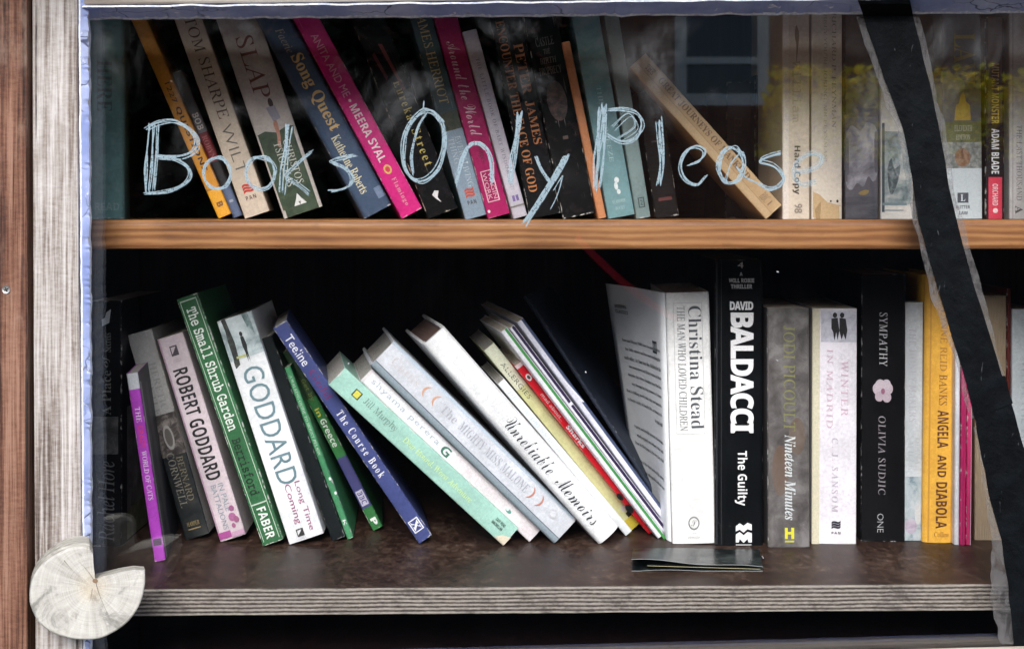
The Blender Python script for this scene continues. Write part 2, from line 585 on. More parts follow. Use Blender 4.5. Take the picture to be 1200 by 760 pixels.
def putty_mat():
    N = Nodes("blue_putty_paint")
    a = N.noise(N.coord(), 130.0, 6.0, 0.7, 0.4)
    b = N.noise(N.coord((1, 1, 1), (5, 5, 5)), 24.0, 4.0)
    k = N.ramp(b, [(0.3, srgb(124, 138, 186)), (0.5, srgb(150, 162, 204)), (0.7, srgb(182, 190, 218))])
    k = N.mix(N.smooth(a, 0.62, 0.68), k, srgb(222, 224, 230))
    cr = N.n("ShaderNodeTexVoronoi", feature='DISTANCE_TO_EDGE')
    cr.inputs["Scale"].default_value = 46.0
    dv = N.n("ShaderNodeVectorMath", operation='ADD')
    N.l(N.coord((0.6, 1, 1)), dv.inputs[0])
    nz = N.n("ShaderNodeTexNoise")
    nz.inputs["Scale"].default_value = 60.0
    N.l(N.coord(), nz.inputs["Vector"])
    sc = N.n("ShaderNodeVectorMath", operation='SCALE')
    sc.inputs["Scale"].default_value = 0.012
    N.l(nz.outputs["Color"], sc.inputs[0])
    N.l(sc.outputs[0], dv.inputs[1])
    N.l(dv.outputs[0], cr.inputs["Vector"])
    crack = N.math('MULTIPLY', N.smooth(cr.outputs[0], 0.025, 0.0), N.smooth(b, 0.47, 0.60))
    k = N.mix(N.math('MULTIPLY', crack, 0.85), k, srgb(40, 46, 74))
    N.bump(N.math('SUBTRACT', a, N.math('MULTIPLY', crack, 1.2)), 0.28, 0.0010)
    return N.done(k, 0.8, 0.12)
M_PUTTY = putty_mat()
def flake_mat():
    N = Nodes("flaking_white_paint")
    a = N.noise(N.coord(), 300.0, 5.0, 0.7)
    return N.done(N.ramp(a, [(0.35, srgb(168, 176, 196)), (0.6, srgb(226, 228, 232))]), 0.6, 0.3)
M_FLAKE = flake_mat()

def glass_mat():
    """thin window glass: see-through, mirror-like at its Fresnel share, with a film of dust, wiped smears and specks"""
    N = Nodes("dusty_window_glass")
    N.t.nodes.remove(N.b)
    g = N.n("ShaderNodeNewGeometry")
    d = N.n("ShaderNodeVectorMath", operation='DOT_PRODUCT')
    N.l(g.outputs["Normal"], d.inputs[0])
    N.l(g.outputs["Incoming"], d.inputs[1])
    c = N.math('ABSOLUTE', d.outputs["Value"])
    fr = N.math('MULTIPLY_ADD', N.math('POWER', N.math('SUBTRACT', 1.0, c), 5.0), 0.88, 0.115)
    tr = N.n("ShaderNodeBsdfTransparent")
    gl = N.n("ShaderNodeBsdfGlossy")
    gl.inputs["Roughness"].default_value = 0.012
    m1 = N.n("ShaderNodeMixShader")
    N.l(fr, m1.inputs[0])
    N.l(tr.outputs[0], m1.inputs[1])
    N.l(gl.outputs[0], m1.inputs[2])
    o = N.coord()
    sp = N.n("ShaderNodeSeparateXYZ")
    N.l(o, sp.inputs[0])
    a = N.noise(N.coord((1, 1, 1), (3.1, 0, 2.2)), 9.0, 6.0, 0.6, 0.9)
    b = N.noise(N.coord((1, 1, 0.5), (1, 0, 7)), 60.0, 6.0, 0.7, 0.3)
    high = N.smooth(sp.outputs[2], 1.30, 1.44)                # more film near the top rail
    film = N.math('MULTIPLY', N.math('MULTIPLY', N.smooth(a, 0.50, 0.68), N.math('MULTIPLY_ADD', N.smooth(b, .38, .66), 0.8, 0.15)), N.math('MULTIPLY_ADD', high, 0.085, 0.0008))
    vo = N.n("ShaderNodeTexVoronoi", feature='F1')
    vo.inputs["Scale"].default_value = 95.0
    vo.inputs["Randomness"].default_value = 1.0
    N.l(N.coord((1, 0, 1)), vo.inputs["Vector"])
    vr = N.n("ShaderNodeSeparateColor")
    N.l(vo.outputs["Color"], vr.inputs[0])
    spk = N.math('MULTIPLY', N.smooth(vo.outputs["Distance"], 0.055, 0.03), N.math('GREATER_THAN', vr.outputs[0], 0.93))
    fac = N.math('ADD', film, N.math('MULTIPLY', spk, 0.5), clamp=True)
    df = N.n("ShaderNodeBsdfDiffuse")
    df.inputs["Color"].default_value = (0.62, 0.64, 0.66, 1)
    m2 = N.n("ShaderNodeMixShader")
    N.l(fac, m2.inputs[0])
    N.l(m1.outputs[0], m2.inputs[1])
    N.l(df.outputs[0], m2.inputs[2])
    N.l(m2.outputs[0], N.out.inputs[0])
    return N.m
M_GLASS = glass_mat()

def residue_mat():
    N = Nodes("glue_residue")
    N.t.nodes.remove(N.b)
    a = N.noise(N.coord(), 70.0, 7.0, 0.75, 0.5)
    b = N.noise(N.coord((1, 1, .2)), 400.0, 5.0, 0.7)
    f = N.math('MULTIPLY', N.smooth(N.math('MULTIPLY_ADD', b, 0.35, N.math('MULTIPLY', a, 0.8)), 0.42, 0.70), 0.55)
    f = N.math('ADD', N.math('MULTIPLY', f, 0.62), 0.05)
    tr = N.n("ShaderNodeBsdfTransparent")
    df = N.n("ShaderNodeBsdfDiffuse")
    df.inputs["Color"].default_value = (0.13, 0.126, 0.126, 1)
    m = N.n("ShaderNodeMixShader")
    N.l(f, m.inputs[0])
    N.l(tr.outputs[0], m.inputs[1])
    N.l(df.outputs[0], m.inputs[2])
    N.l(m.outputs[0], N.out.inputs[0])
    return N.m
M_RES = residue_mat()

# ------------------------------------------------------------------ the ground and the street behind the viewer (seen in the glass)
def plain(name, stops, scale=20.0, rough=0.85, stretch=(1, 1, 1)):
    N = Nodes(name)
    v = N.noise(N.coord(stretch), scale, 6.0, 0.65)
    N.bump(v, 0.3, 0.01)
    return N.done(N.ramp(v, stops), rough, 0.3)
g = MB()
g.box((-150, -150, -0.2), (150, 150, 0.0), plain("pavement_tarmac", [(0.35, (0.016, .016, .016)), (0.65, (0.032, .031, .030))], 30.0))
tag(g.build("pavement"), kind='structure')
g = MB()
g.box((-150, -13.0, 0.004), (150, -6.0, 0.008), plain("asphalt", [(0.35, (0.035, .035, .036)), (0.65, (0.065, .064, .062))], 30.0))
tag(g.build("road"), kind='structure')

def brick_mat():
    N = Nodes("brick_wall")
    tc = N.n("ShaderNodeTexCoord")
    sp = N.n("ShaderNodeSeparateXYZ")
    N.l(tc.outputs["Object"], sp.inputs[0])
    cb = N.n("ShaderNodeCombineXYZ")
    N.l(sp.outputs[0], cb.inputs[0])
    N.l(sp.outputs[2], cb.inputs[1])
    br = N.n("ShaderNodeTexBrick")
    br.inputs["Scale"].default_value = 1.0
    br.inputs["Brick Width"].default_value = 0.225
    br.inputs["Row Height"].default_value = 0.075
    br.inputs["Mortar Size"].default_value = 0.009
    br.inputs["Color1"].default_value = (0.36, 0.13, 0.06, 1)
    br.inputs["Color2"].default_value = (0.27, 0.09, 0.045, 1)
    br.inputs["Mortar"].default_value = (0.22, 0.19, 0.16, 1)
    N.l(cb.outputs[0], br.inputs[0])
    return N.done(br.outputs[0], 0.85, 0.2)
M_BRICK = brick_mat()
M_WFRAME = plain("cream_window_paint", [(0.3, (0.84, .77, .66)), (0.7, (0.90, .83, .72))], 20.0, 0.5)
M_DGLASS = Nodes("dark_window_pane").done((0.02, 0.022, 0.024), 0.05, 0.5)
M_SLATE = plain("slate_roof", [(0.35, (0.05, .05, .055)), (0.65, (0.1, .1, .11))], 6.0)
HY = -20.0
house = tag(empty("brick_house", (0, HY, 0)), "red brick house across the road, its white sash window mirrored in the glass", "house")
WINS = [(2.75, 4.35, 3.05, 5.05)]
hw = MB()
xs = sorted([-9.5, 9.5] + [a for w_ in WINS for a in w_[:2]])
holes = sorted(WINS)
hw.box((-9.5, -8, 0), (9.5, 0, 3.05), M_BRICK)
x = -9.5
for a, b, c, d in holes:
    hw.box((x, -8, 3.052), (a, 0, 5.048), M_BRICK)
    x = b
hw.box((x, -8, 3.052), (9.5, 0, 5.048), M_BRICK)
hw.box((-9.5, -8, 5.05), (9.5, 0, 6.2), M_BRICK)
hw.build("wall", house)
rf = MB()
rf.prism([(0.4, 6.203), (-4.0, 9.2), (-8.4, 6.203)], lambda p: (-9.8, p[0], p[1]), lambda p: (9.8, p[0], p[1]), M_SLATE)
rf.build("roof", house, fix=True)
for a, b, c, d in WINS:
    wf = MB()
    t = 0.2
    for q in ((a, c, a + t, d), (b - t, c, b, d), (a + t, d - t, b - t, d), (a + t, c, b - t, c + t), (a + t, 3.75, b - t, 3.87)):
        wf.box((q[0], -0.12, q[1]), (q[2], -0.03, q[3]), M_WFRAME)
    w_o = wf.build("window", house)
    wp = MB()
    wp.box((a + t, -0.11, c + t), (b - t, -0.10, d - t), M_DGLASS)
    wp.build("pane", w_o)

def leafy(name, label, cat, x0, x1, y, dy, z1, cols, n, seed, z0=0.25, size=1.0, gap=-0.18):
    rnd = random.Random(seed)
    root = tag(empty(name, ((x0 + x1) / 2, y, 0)), label, cat)
    cx = (x1 - x0) / 2
    N = Nodes("leaf")
    oi = N.noise(N.coord(), 6.0, 3.0)
    lm = N.done(N.ramp(oi, [(0.35, cols[0]), (0.65, cols[1])]), 0.9, 0.03)
    mb = MB()
    k = 0
    while k < n:
        px, pz, py = rnd.uniform(-cx, cx), rnd.uniform(z0, z1), rnd.uniform(-dy, dy)
        if mnoise.noise(Vector((px * 1.3, py * 2, pz * 1.3 + seed))) < gap or pz > z1 - 0.35 * abs(mnoise.noise(Vector((px * 2, seed, 0)))):
            k += 1
            continue
        q = Matrix.Rotation(rnd.uniform(0, 6.28), 3, 'Z') @ Matrix.Rotation(rnd.uniform(-1.2, 1.2), 3, 'X')
        l_, w_ = rnd.uniform(.08, .15) * size, rnd.uniform(.04, .07) * size
        mb.add([Vector((px, py, pz)) + q @ Vector(a) for a in ((0, 0, 0), (w_, l_ * .5, .01), (0, l_, 0), (-w_, l_ * .5, .01))], [(0, 1, 2, 3)], lm)
        k += 1
    mb.build("foliage", root)
    bk = plain("bark", [(0.3, (0.03, .022, .016)), (0.7, (0.08, .06, .045))], 30.0)
    for i in range(max(3, int(cx))):
        st = MB()
        sx = rnd.uniform(-cx * .9, cx * .9)
        a = Vector((sx, 0, -0.02))
        b = Vector((sx + rnd.uniform(-.3, .3), rnd.uniform(-dy, dy) * .6, z1 * .8))
        for rad, p, q_ in ((.04, a, (a + b) / 2 + Vector((.05, 0, 0))), (.025, (a + b) / 2 + Vector((.05, 0, 0)), b)):
            V = [p + Vector((rad * math.cos(t), rad * math.sin(t), 0)) for t in (0, 1.57, 3.14, 4.71)]
            V += [q_ + Vector((rad * .6 * math.cos(t), rad * .6 * math.sin(t), 0)) for t in (0, 1.57, 3.14, 4.71)]
            st.add(V, [(i_, (i_ + 1) % 4, (i_ + 1) % 4 + 4, i_ + 4) for i_ in range(4)] + [(3, 2, 1, 0), (4, 5, 6, 7)], bk)
        st.build("stem", root, fix=True)
    return root
screen = tag(empty("reflection_screen", (0, -2.6, 0)), "low dark board screen added behind the viewer to keep the lower glass reflection black", "screen")  # added out of view: hides the bright ground from the glass reflection
M_SCREEN = wood_mat("dark_stained_boards", [(0.35, (0.010, .008, .007)), (0.65, (0.026, .021, .017))], 'z', 40.0, .05, 21.0, .9)
m = MB()
for i in range(48):
    x = -3.6 + i * .15
    m.box((x + .002, -.012 - .006 * (i % 2), .03), (x + .152, .006 - .006 * (i % 2), 1.262 + .006 * math.sin(i * 1.7)), M_SCREEN)
m.build("board_panel", screen)
for i in range(5):
    m = MB()
    m.box((-3.6 + i * 1.8 - .045, -.11, -.05), (-3.6 + i * 1.8 + .045, -.0185, 1.22), M_SCREEN)
    m.build("post", screen)
N = Nodes("red_woven_strap")
M_RED = N.done(N.mix(N.smooth(N.noise(N.coord(), 60.0, 3.0), .3, .7), (.55, .010, .015), (.75, .02, .03)), .6, .3)
m = MB()
pa, pb = Vector((.180, 0, 1.222)), Vector((.466, 0, .989))
dn = (pb - pa).normalized()
nv_ = Vector((-dn.z, 0, dn.x)) * .010
rows = []
for i in range(13):
    k = i / 12
    c_ = pa.lerp(pb, k) + Vector((0, .010 + .012 * math.sin(math.pi * k), -.02 * math.sin(math.pi * k)))
    rows += [c_ - nv_, c_ + nv_, c_ + nv_ + Vector((0, -.003, 0)), c_ - nv_ + Vector((0, -.003, 0))]
m.add(rows, [(i * 4 + a, i * 4 + (a + 1) % 4, i * 4 + 4 + (a + 1) % 4, i * 4 + 4 + a) for i in range(12) for a in range(4)] + [(3, 2, 1, 0), (48, 49, 50, 51)], M_RED)
o = m.build("red_streak_strap")  # added only to give the red streak reflected in the glass
o.location = (0, -2.6, 0)
tag(o, "narrow red strap added on the dark screen to make the red streak mirrored in the glass", "strap")
leafy("added_dark_tree", "broad dark tree added beside the brick house to darken the glass behind the painted words", "tree", -10.5, 1.25, -17.2, 1.1, 6.4,  # foliage added to keep the left of the reflection dark
      ((0.010, .015, .009), (0.028, .040, .020)), 9000, 11, 0.3, 3.0, -0.36)
leafy("yellow_tree", "low yellow-leaved tree across the road, mirrored on the right of the glass", "tree", 3.2, 8.2, -14.6, 0.6, 3.05,
      ((0.80, .62, .03), (0.90, .76, .09)), 6000, 5, 1.95)

# ------------------------------------------------------------------ the case
ZL, ZU = ZC - LOW_H, ZC - UP_H
XL, XR = -0.425, 0.48
case = tag(empty("bookcase", (0.02, 0.15, 0)), "small wooden street library case with two shelves of books", "bookcase")
def case_part(name, mb, bev=0.0):
    o = mb.build(name, case)
    o.location = (-0.02, -0.15, 0)
    if bev:
        bevel(o, bev)
    return o
yB = 0.345
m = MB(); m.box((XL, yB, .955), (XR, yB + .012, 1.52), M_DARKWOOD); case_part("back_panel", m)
m = MB(); m.box((XL - .02, 0.006, .94), (XL, yB + .012, 1.52), M_CASE); case_part("side_panel", m)
m = MB(); m.box((XR, 0.006, .94), (XR + .02, yB + .012, 1.52), M_CASE); case_part("side_panel", m)
m = MB(); m.box((XL - .06, -0.13, 1.5325), (XR + .06, yB + .05, 1.555), M_CASE); m.box((XL, 0.006, 1.5205), (XR, yB, 1.532), M_CASE); case_part("top_panel", m)  # front overhang added, out of view, to shade the upper shelf
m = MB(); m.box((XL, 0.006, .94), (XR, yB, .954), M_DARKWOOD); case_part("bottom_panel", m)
for sx in (XL + .01, XR - .08):
    m = MB(); m.box((sx, .10, -.02), (sx + .07, .17, .9395), M_CASE); case_part("leg", m, .003)

# upper shelf of pine: rounded nosing, slightly out of level like the photograph's
m = MB()
dU = 0.915
zt, zb = ZU, ZC - (292 - Y0) / F * dU
prof = [(yB - .001, zb), (dU - DG + .002, zb), (dU - DG + .0006, zb + .0008), (dU - DG, zb + .003), (dU - DG, zt - .004),
        (dU - DG + .0008, zt - .0016), (dU - DG + .0026, zt), (yB - .001, zt)]
m.prism(prof, lambda p: (XL + .001, p[0], p[1]), lambda p: (XR - .001, p[0], p[1]), M_PINE)
case_part("upper_shelf", m)
# lower shelf of film-faced plywood; its front edge is a little out of square
m = MB()
t = 0.0186
M_PLY = ply_mat(ZL - t, ZL)
fy = lambda x: (0.892 + (x + 0.28) / 0.63 * 0.013) - DG
xa, xb = XL + .001, XR - .001
N_ = 90
def wav(i, s):
    return 0.00035 * mnoise.noise(Vector((i * .37, s, 1.7)))
V, Fc = [], []
for i in range(N_ + 1):
    x = xa + (xb - xa) * i / N_
    y = fy(x)
    V += [(x, yB - .001, ZL), (x, y + .0016, ZL), (x, y + wav(i, 1), ZL - .0008 + wav(i, 2)), (x, y + wav(i, 3), ZL - t + wav(i, 4)), (x, yB - .001, ZL - t)]
for i in range(N_):
    a, b = i * 5, i * 5 + 5
    Fc.append((a, a + 1, b + 1, b))
m.add(V, Fc, M_FILM)
m.add(V, [(i * 5 + 1, i * 5 + 2, i * 5 + 7, i * 5 + 6) for i in range(N_)] + [(i * 5 + 2, i * 5 + 3, i * 5 + 8, i * 5 + 7) for i in range(N_)] +
      [(i * 5 + 3, i * 5 + 4, i * 5 + 9, i * 5 + 8) for i in range(N_)] + [(0, 4, 3, 2, 1), tuple(N_ * 5 + k for k in range(5))], M_PLY)
case_part("lower_shelf", m)

# outer jamb at the left with its screw
DJ = 0.858
m = MB()
zlo, zhi = 0.93, 1.53
jx = lambda X: (X - X0) / F * DJ
m.box((jx(-70), DJ - DG, zlo), (jx(31.5), DJ - DG + .034, zhi), M_JAMB)
jamb = case_part("jamb", m, .0015)
M_SCREW = Nodes("screw_steel").done((0.45, 0.44, 0.43), 0.35)
M_SCREW.node_tree.nodes["Principled BSDF"].inputs["Metallic"].default_value = 0.9
M_BLACK = Nodes("screw_recess").done((0.01, 0.01, 0.01), 0.8)
m = MB()
sc_ = P(7, 339, DJ - .0008)
n = 20
ring = lambda r, y: [(sc_.x + r * math.cos(a * 2 * math.pi / n), sc_.y + y, sc_.z + r * math.sin(a * 2 * math.pi / n)) for a in range(n)]
m.add(ring(.0030, .0012) + ring(.0028, 0) + ring(.0019, 0.0002), [(i, (i + 1) % n, (i + 1) % n + n, i + n) for i in range(n)] + [(i + n, (i + 1) % n + n, (i + 1) % n + 2 * n, i + 2 * n) for i in range(n)] + [tuple(range(2 * n, 3 * n))], M_SCREW)
for a in (0, math.pi / 2):
    c_, s_ = math.cos(a + .4), math.sin(a + .4)
    q = [(c_ * i - s_ * j, s_ * i + c_ * j) for i, j in ((-.0017, -.0004), (.0017, -.0004), (.0017, .0004), (-.0017, .0004))]
    m.add([(sc_.x + i, sc_.y - .0001 - a * .00005, sc_.z + j) for i, j in q], [(0, 1, 2, 3)], M_BLACK)
m.build("screw", jamb)

# ------------------------------------------------------------------ the glazed door
DF = 0.862
door = tag(empty("cabinet_door", (0.02, DF - DG, 0.95)), "weathered door with flaking blue putty round its written-on glass pane", "cabinet door")
def door_part(name, mb, parent=None, fix=False):
    o = mb.build(name, parent or door, fix=fix)
    if parent is None:
        o.location = -door.location
    return o
fxp = lambda X: (X - X0) / F * DF
fzp = lambda Y: ZC - (Y - Y0) / F * DF
yf, yb = DF - DG, 0.004
m = MB()
# stile: its right edge runs very slightly out of plumb, as in the photograph
st = [(37, -45), (90.5, -45), (92, 300), (97, 800), (41, 800), (38, 300)]
m.prism(st, lambda p: (fxp(p[0]), yf, fzp(p[1])), lambda p: (fxp(p[0]), -.0004, fzp(p[1])), M_STILE)
o = door_part("stile", m, fix=True); bevel(o, .0016)
m = MB()
m.prism([(1290, -45), (1370, -45), (1370, 800), (1290, 800)], lambda p: (fxp(p[0]), yf, fzp(p[1])), lambda p: (fxp(p[0]), -.0004, fzp(p[1])), M_STILE)
o = door_part("stile", m, fix=True); bevel(o, .0016)
m = MB()
m.prism([(92, -45), (1289, -45), (1289, -7), (92, 6)], lambda p: (fxp(p[0]), yf + .0006, fzp(p[1])), lambda p: (fxp(p[0]), -.0004, fzp(p[1])), M_RAIL)
o = door_part("top_rail", m, fix=True); bevel(o, .0014)
m = MB()
m.prism([(98, 795), (1289, 764), (1289, 840), (98, 840)], lambda p: (fxp(p[0]), yf + .0006, fzp(p[1])), lambda p: (fxp(p[0]), -.0004, fzp(p[1])), M_RAIL)
o = door_part("bottom_rail", m, fix=True); bevel(o, .0014)

for bx in ((fxp(36), fxp(66), fzp(820), fzp(-45)), (fxp(1316), fxp(1370), fzp(820), fzp(-45)), (fxp(66.2), fxp(1315.8), fzp(820), fzp(792)), (fxp(66.2), fxp(1315.8), fzp(-22), fzp(-45))):
    m = MB()
    m.box((bx[0], -.0002, bx[2]), (bx[1], .0048, bx[3]), M_CASE)
    door_part("glazing_rebate", m)
# glass
gm = MB()
gm.box((fxp(60), 0.0, fzp(790)), (fxp(1320), 0.003, fzp(-20)), M_GLASS)
pane = door_part("glass_pane", gm)

# putty: a sloping fillet from the frame's face down to the glass, with a broken paint edge on the glass
def fillet(name, outer, inner, n, seed, jag_o, jag_i, vert):
    """outer / inner: two photo points each, at the frame's face and at the glass"""
    mb = MB()
    rnd = random.Random(seed)
    rows = []
    for i in range(n + 1):
        k = i / n
        ox = outer[0][0] + (outer[1][0] - outer[0][0]) * k
        oy = outer[0][1] + (outer[1][1] - outer[0][1]) * k
        ix = inner[0][0] + (inner[1][0] - inner[0][0]) * k
        iy = inner[0][1] + (inner[1][1] - inner[0][1]) * k
        a = mnoise.noise(Vector((k * n * .11, seed, 0))) * jag_o + rnd.uniform(-.08, .08) * jag_o
        b = mnoise.noise(Vector((k * n * .16, seed, 5))) * jag_i + .5 * jag_i * mnoise.noise(Vector((k * n * .55, seed, 8))) * (1 if mnoise.noise(Vector((k * n * .05, seed, 2))) > 0 else .15)
        if vert:
            ox += a; ix += b
        else:
            oy += a; iy += b
        f0 = P(ox, oy, DF - .0012)
        lip = 2.2 if rnd.random() < .8 else 3.4
        if vert:
            f1 = P(ix - lip, iy, DG - .0145); f2 = P(ix, iy, DG - .0003); bk = P(ox - 1.5, oy, DG + .001)
            f3 = P(ox - 2.0, oy, DF + .0002)
        else:
            f1 = P(ix, iy - (lip if iy < 400 else -lip), DG - .0022); f2 = P(ix, iy, DG - .0003); bk = P(ox, oy - 1.5, DG + .001)
            f3 = P(ox, oy - 2.0, DF + .0002)
        mid = f0.lerp(f1, .5) + Vector((0, -.0006 * mnoise.noise(Vector((k * n * .2, seed, 9))), 0))
        rows.append([f3, f0, mid, f1, f2, bk])
    V = [p for r_ in rows for p in r_]
    q = 6
    Fa, Fb = [], []
    for i in range(n):
        a, b = i * q, i * q + q
        for j in range(5):
            (Fb if j in (0, 3) else Fa).append((a + j, a + j + 1, b + j + 1, b + j))
        Fa.append((a + 5, a, b, b + 5))
    mb.add(V, Fa, M_PUTTY)
    mb.add(V, Fb, M_FLAKE)
    return door_part(name, mb, fix=True)
fillet("putty", ((94, -5), (100, 800)), ((106, -5), (109, 800)), 260, 3, .9, 1.5, True)
fillet("putty", ((96, 9), (1289, -3)), ((96, 23.5), (1289, 15)), 300, 8, 1.4, 1.7, False)
fillet("putty", ((96, 796), (1289, 765)), ((96, 789), (1289, 757)), 160, 12, .6, .8, False)

# the words written on the glass with a scratchy pale blue paint marker
def marker_mat(k=1.0):
    N = Nodes("pale_blue_paint_marker")
    a = N.noise(N.coord(), 500.0, 5.0, 0.7)
    tr = N.n("ShaderNodeBsdfTransparent")
    mx = N.n("ShaderNodeMixShader")
    N.l(N.math('MULTIPLY_ADD', N.smooth(a, 0.36, 0.5), 0.5 * k, 0.38 * k), mx.inputs[0])
    N.b.inputs["Base Color"].default_value = (0.175, 0.240, 0.275, 1)
    N.b.inputs["Roughness"].default_value = 0.7
    N.l(tr.outputs[0], mx.inputs[1])
    N.l(N.b.outputs[0], mx.inputs[2])
    N.l(mx.outputs[0], N.out.inputs[0])
    return N.m
M_MARK = marker_mat()
M_FAINT = marker_mat(.42)
lm = MB()
rnd = random.Random(21)
LETTER_N = [0]
def stroke(pts, passes=3, jit=2.0, wpx=1.5, closed=False, faint=False):
    jit *= 1.25
    for ps in range(passes + 1):
        LETTER_N[0] += 1
        ja, jb = rnd.uniform(-jit, jit), rnd.uniform(-jit, jit)
        q = [Vector((x + ja + rnd.uniform(-jit, jit) * .45, y + jb + rnd.uniform(-jit, jit) * .45)) for x, y in pts]
        if closed:
            q = q + [q[0] + Vector((rnd.uniform(-jit, jit), rnd.uniform(-jit, jit))), q[1] + Vector((rnd.uniform(-jit, jit), rnd.uniform(-jit, jit)))]
        # Catmull-Rom
        out = []
        m_ = len(q)
        for i in range(m_ - 1):
            p0, p1, p2, p3 = q[max(0, i - 1)], q[i], q[i + 1], q[min(m_ - 1, i + 2)]
            st_ = 7
            for s_ in range(st_):
                t_ = s_ / st_
                out.append(0.5 * ((2 * p1) + (p2 - p0) * t_ + (2 * p0 - 5 * p1 + 4 * p2 - p3) * t_ ** 2 + (3 * p1 - p0 - 3 * p2 + p3) * t_ ** 3))
        out.append(q[-1])
        V = []
        n_ = len(out)
        for i, c in enumerate(out):
            d_ = out[min(n_ - 1, i + 1)] - out[max(0, i - 1)]
            d_ = d_.normalized() if d_.length > 1e-6 else Vector((1, 0))
            nn = Vector((-d_.y, d_.x))
            ww = wpx * .39 * (0.65 + 0.7 * abs(mnoise.noise(Vector((i * .35, ps * 3.3 + LETTER_N[0], 2)))))
            if i in (0, n_ - 1):
                ww *= .4
            lift = 0.00012 + 0.00003 * (LETTER_N[0] % 9)
            for sgn in (-1, 1):
                V.append(P(c.x + nn.x * ww * sgn, c.y + nn.y * ww * sgn, DG - lift))
            V.append(P(c.x, c.y, DG - lift - .00012))
        Fc = []
        for i in range(n_ - 1):
            a, b = i * 3, i * 3 + 3
            Fc += [(a, a + 2, b + 2, b), (a + 2, a + 1, b + 1, b + 2)]
        lm.add(V, Fc, M_FAINT if faint else M_MARK, True)
def ell(cx, cy, rx, ry, tilt=0.0, n=11, start=-1.3):
    r_ = []
    for i in range(n):
        a = start + 2 * math.pi * i / n
        x, y = rx * math.cos(a), ry * math.sin(a)
        r_.append((cx + x * math.cos(tilt) - y * math.sin(tilt), cy + x * math.sin(tilt) + y * math.cos(tilt)))
    return r_
# B
stroke([(178, 146), (176, 170), (174, 200), (173, 226)], 4, 3.0, 2.3)
stroke([(184, 146), (182, 180), (179, 224)], 2, 2.0, 1.8)
stroke([(172, 150), (186, 143), (204, 141), (220, 150), (231, 165), (226, 177), (210, 184), (184, 184)], 4, 2.0, 1.8)
stroke([(184, 182), (206, 185), (219, 194), (223, 206), (212, 217), (192, 224), (170, 226)], 4, 2.0, 1.8)
# o o
stroke(ell(254, 203, 16, 18), 4, 1.5, 1.8, True)
stroke(ell(305, 203, 17, 19), 4, 1.7, 1.8, True)
# k
stroke([(339, 146), (336, 175), (333, 200), (331, 226)], 5, 2.6, 2.2)
stroke([(366, 177), (350, 190), (336, 206), (348, 214), (362, 226)], 3, 2.2, 1.6)
# s
stroke([(416, 181), (400, 185), (388, 189), (404, 196), (413, 206), (410, 216), (398, 222), (386, 223)], 4, 2.0, 1.8)
# O
stroke(ell(497, 171, 24, 42, 0.16, 13), 4, 2.2, 2.1, True)
stroke([(484, 205), (482, 180), (489, 150), (500, 132)], 2, 2.0, 1.8)
stroke([(496, 128), (497, 118)], 1, .5, 1.4)
# n
stroke([(535, 216), (542, 188), (550, 172), (561, 167), (572, 176), (577, 192), (578, 214)], 4, 2.2, 2.4)
# l
stroke([(609, 131), (605, 160), (601, 190), (599, 212)], 5, 3.2, 2.3)
# y
stroke([(628, 184), (636, 200), (645, 214)], 3, 1.6, 2.2)
stroke([(666, 182), (650, 208), (634, 234), (616, 262)], 5, 2.6, 3.2)
stroke([(650, 222), (660, 206), (654, 228), (646, 244)], 2, 1.5, 1.3)
# P
stroke([(706, 124), (703, 155), (701, 185), (699, 222)], 6, 4.2, 3.0)
stroke([(712, 130), (730, 128), (746, 134), (752, 148), (744, 162), (728, 167), (712, 160)], 4, 2.4, 1.7)
stroke([(718, 152), (736, 136), (744, 150), (722, 166)], 2, 2.0, 1.4)
# l
stroke([(772, 138), (773, 160), (775, 190), (772, 214)], 5, 2.8, 2.2)
# e
stroke([(806, 194), (820, 188), (825, 178), (815, 172), (803, 179), (796, 196), (803, 212), (816, 217), (828, 206)], 3, 1.6, 2.0)
# a
stroke(ell(857, 194, 15, 21, 0.1), 4, 1.8, 2.0, True)
stroke([(848, 212), (856, 190), (868, 176)], 2, 2.4, 1.6)
stroke([(864, 196), (874, 208), (888, 214)], 3, 1.6, 2.2)
# s
stroke([(914, 178), (900, 182), (890, 188), (906, 194), (917, 206), (912, 217), (900, 221), (888, 214)], 4, 1.8, 2.0)
# e (faint, rubbed)
stroke([(930, 203), (950, 199), (962, 191), (960, 183), (946, 182), (932, 192), (930, 208), (940, 217), (956, 213)], 3, 2.4, 3.6, False, True)
lo_ = door_part("lettering", lm, pane)

# ------------------------------------------------------------------ black tape stuck across the glass
def tape_mat():
    N = Nodes("black_cloth_tape")
    a = N.noise(N.coord(), 60.0, 5.0, 0.6)
    b = N.noise(N.coord((1, 1, .25), (2, 2, 2)), 2600.0, 2.0, 0.6)
    sc = N.noise(N.coord((1, 1, .25), (5, 2, 8)), 170.0, 3.0, 0.5, 1.5)
    k = N.mix(N.smooth(a, 0.35, 0.7), (0.0010, 0.0014, 0.0020), (0.0028, 0.0038, 0.0050))
    k = N.mix(N.math('MULTIPLY', N.smooth(b, 0.55, 0.75), 0.5), k, (0.005, 0.0062, 0.0075))
    k = N.mix(N.math('MULTIPLY', N.smooth(sc, 0.69, 0.72), 0.5), k, (0.06, 0.065, 0.07))
    N.bump(N.math('ADD', N.math('MULTIPLY', b, 0.5), N.math('MULTIPLY', a, 1.6)), 0.55, 0.0016)
    return N.done(k, 0.6, 0.06)
M_TAPE = tape_mat()
tape = tag(empty("tape_strip", P(1100, 400, DG - .0006)), "black cloth tape stuck diagonally down the right of the glass pane", "tape")
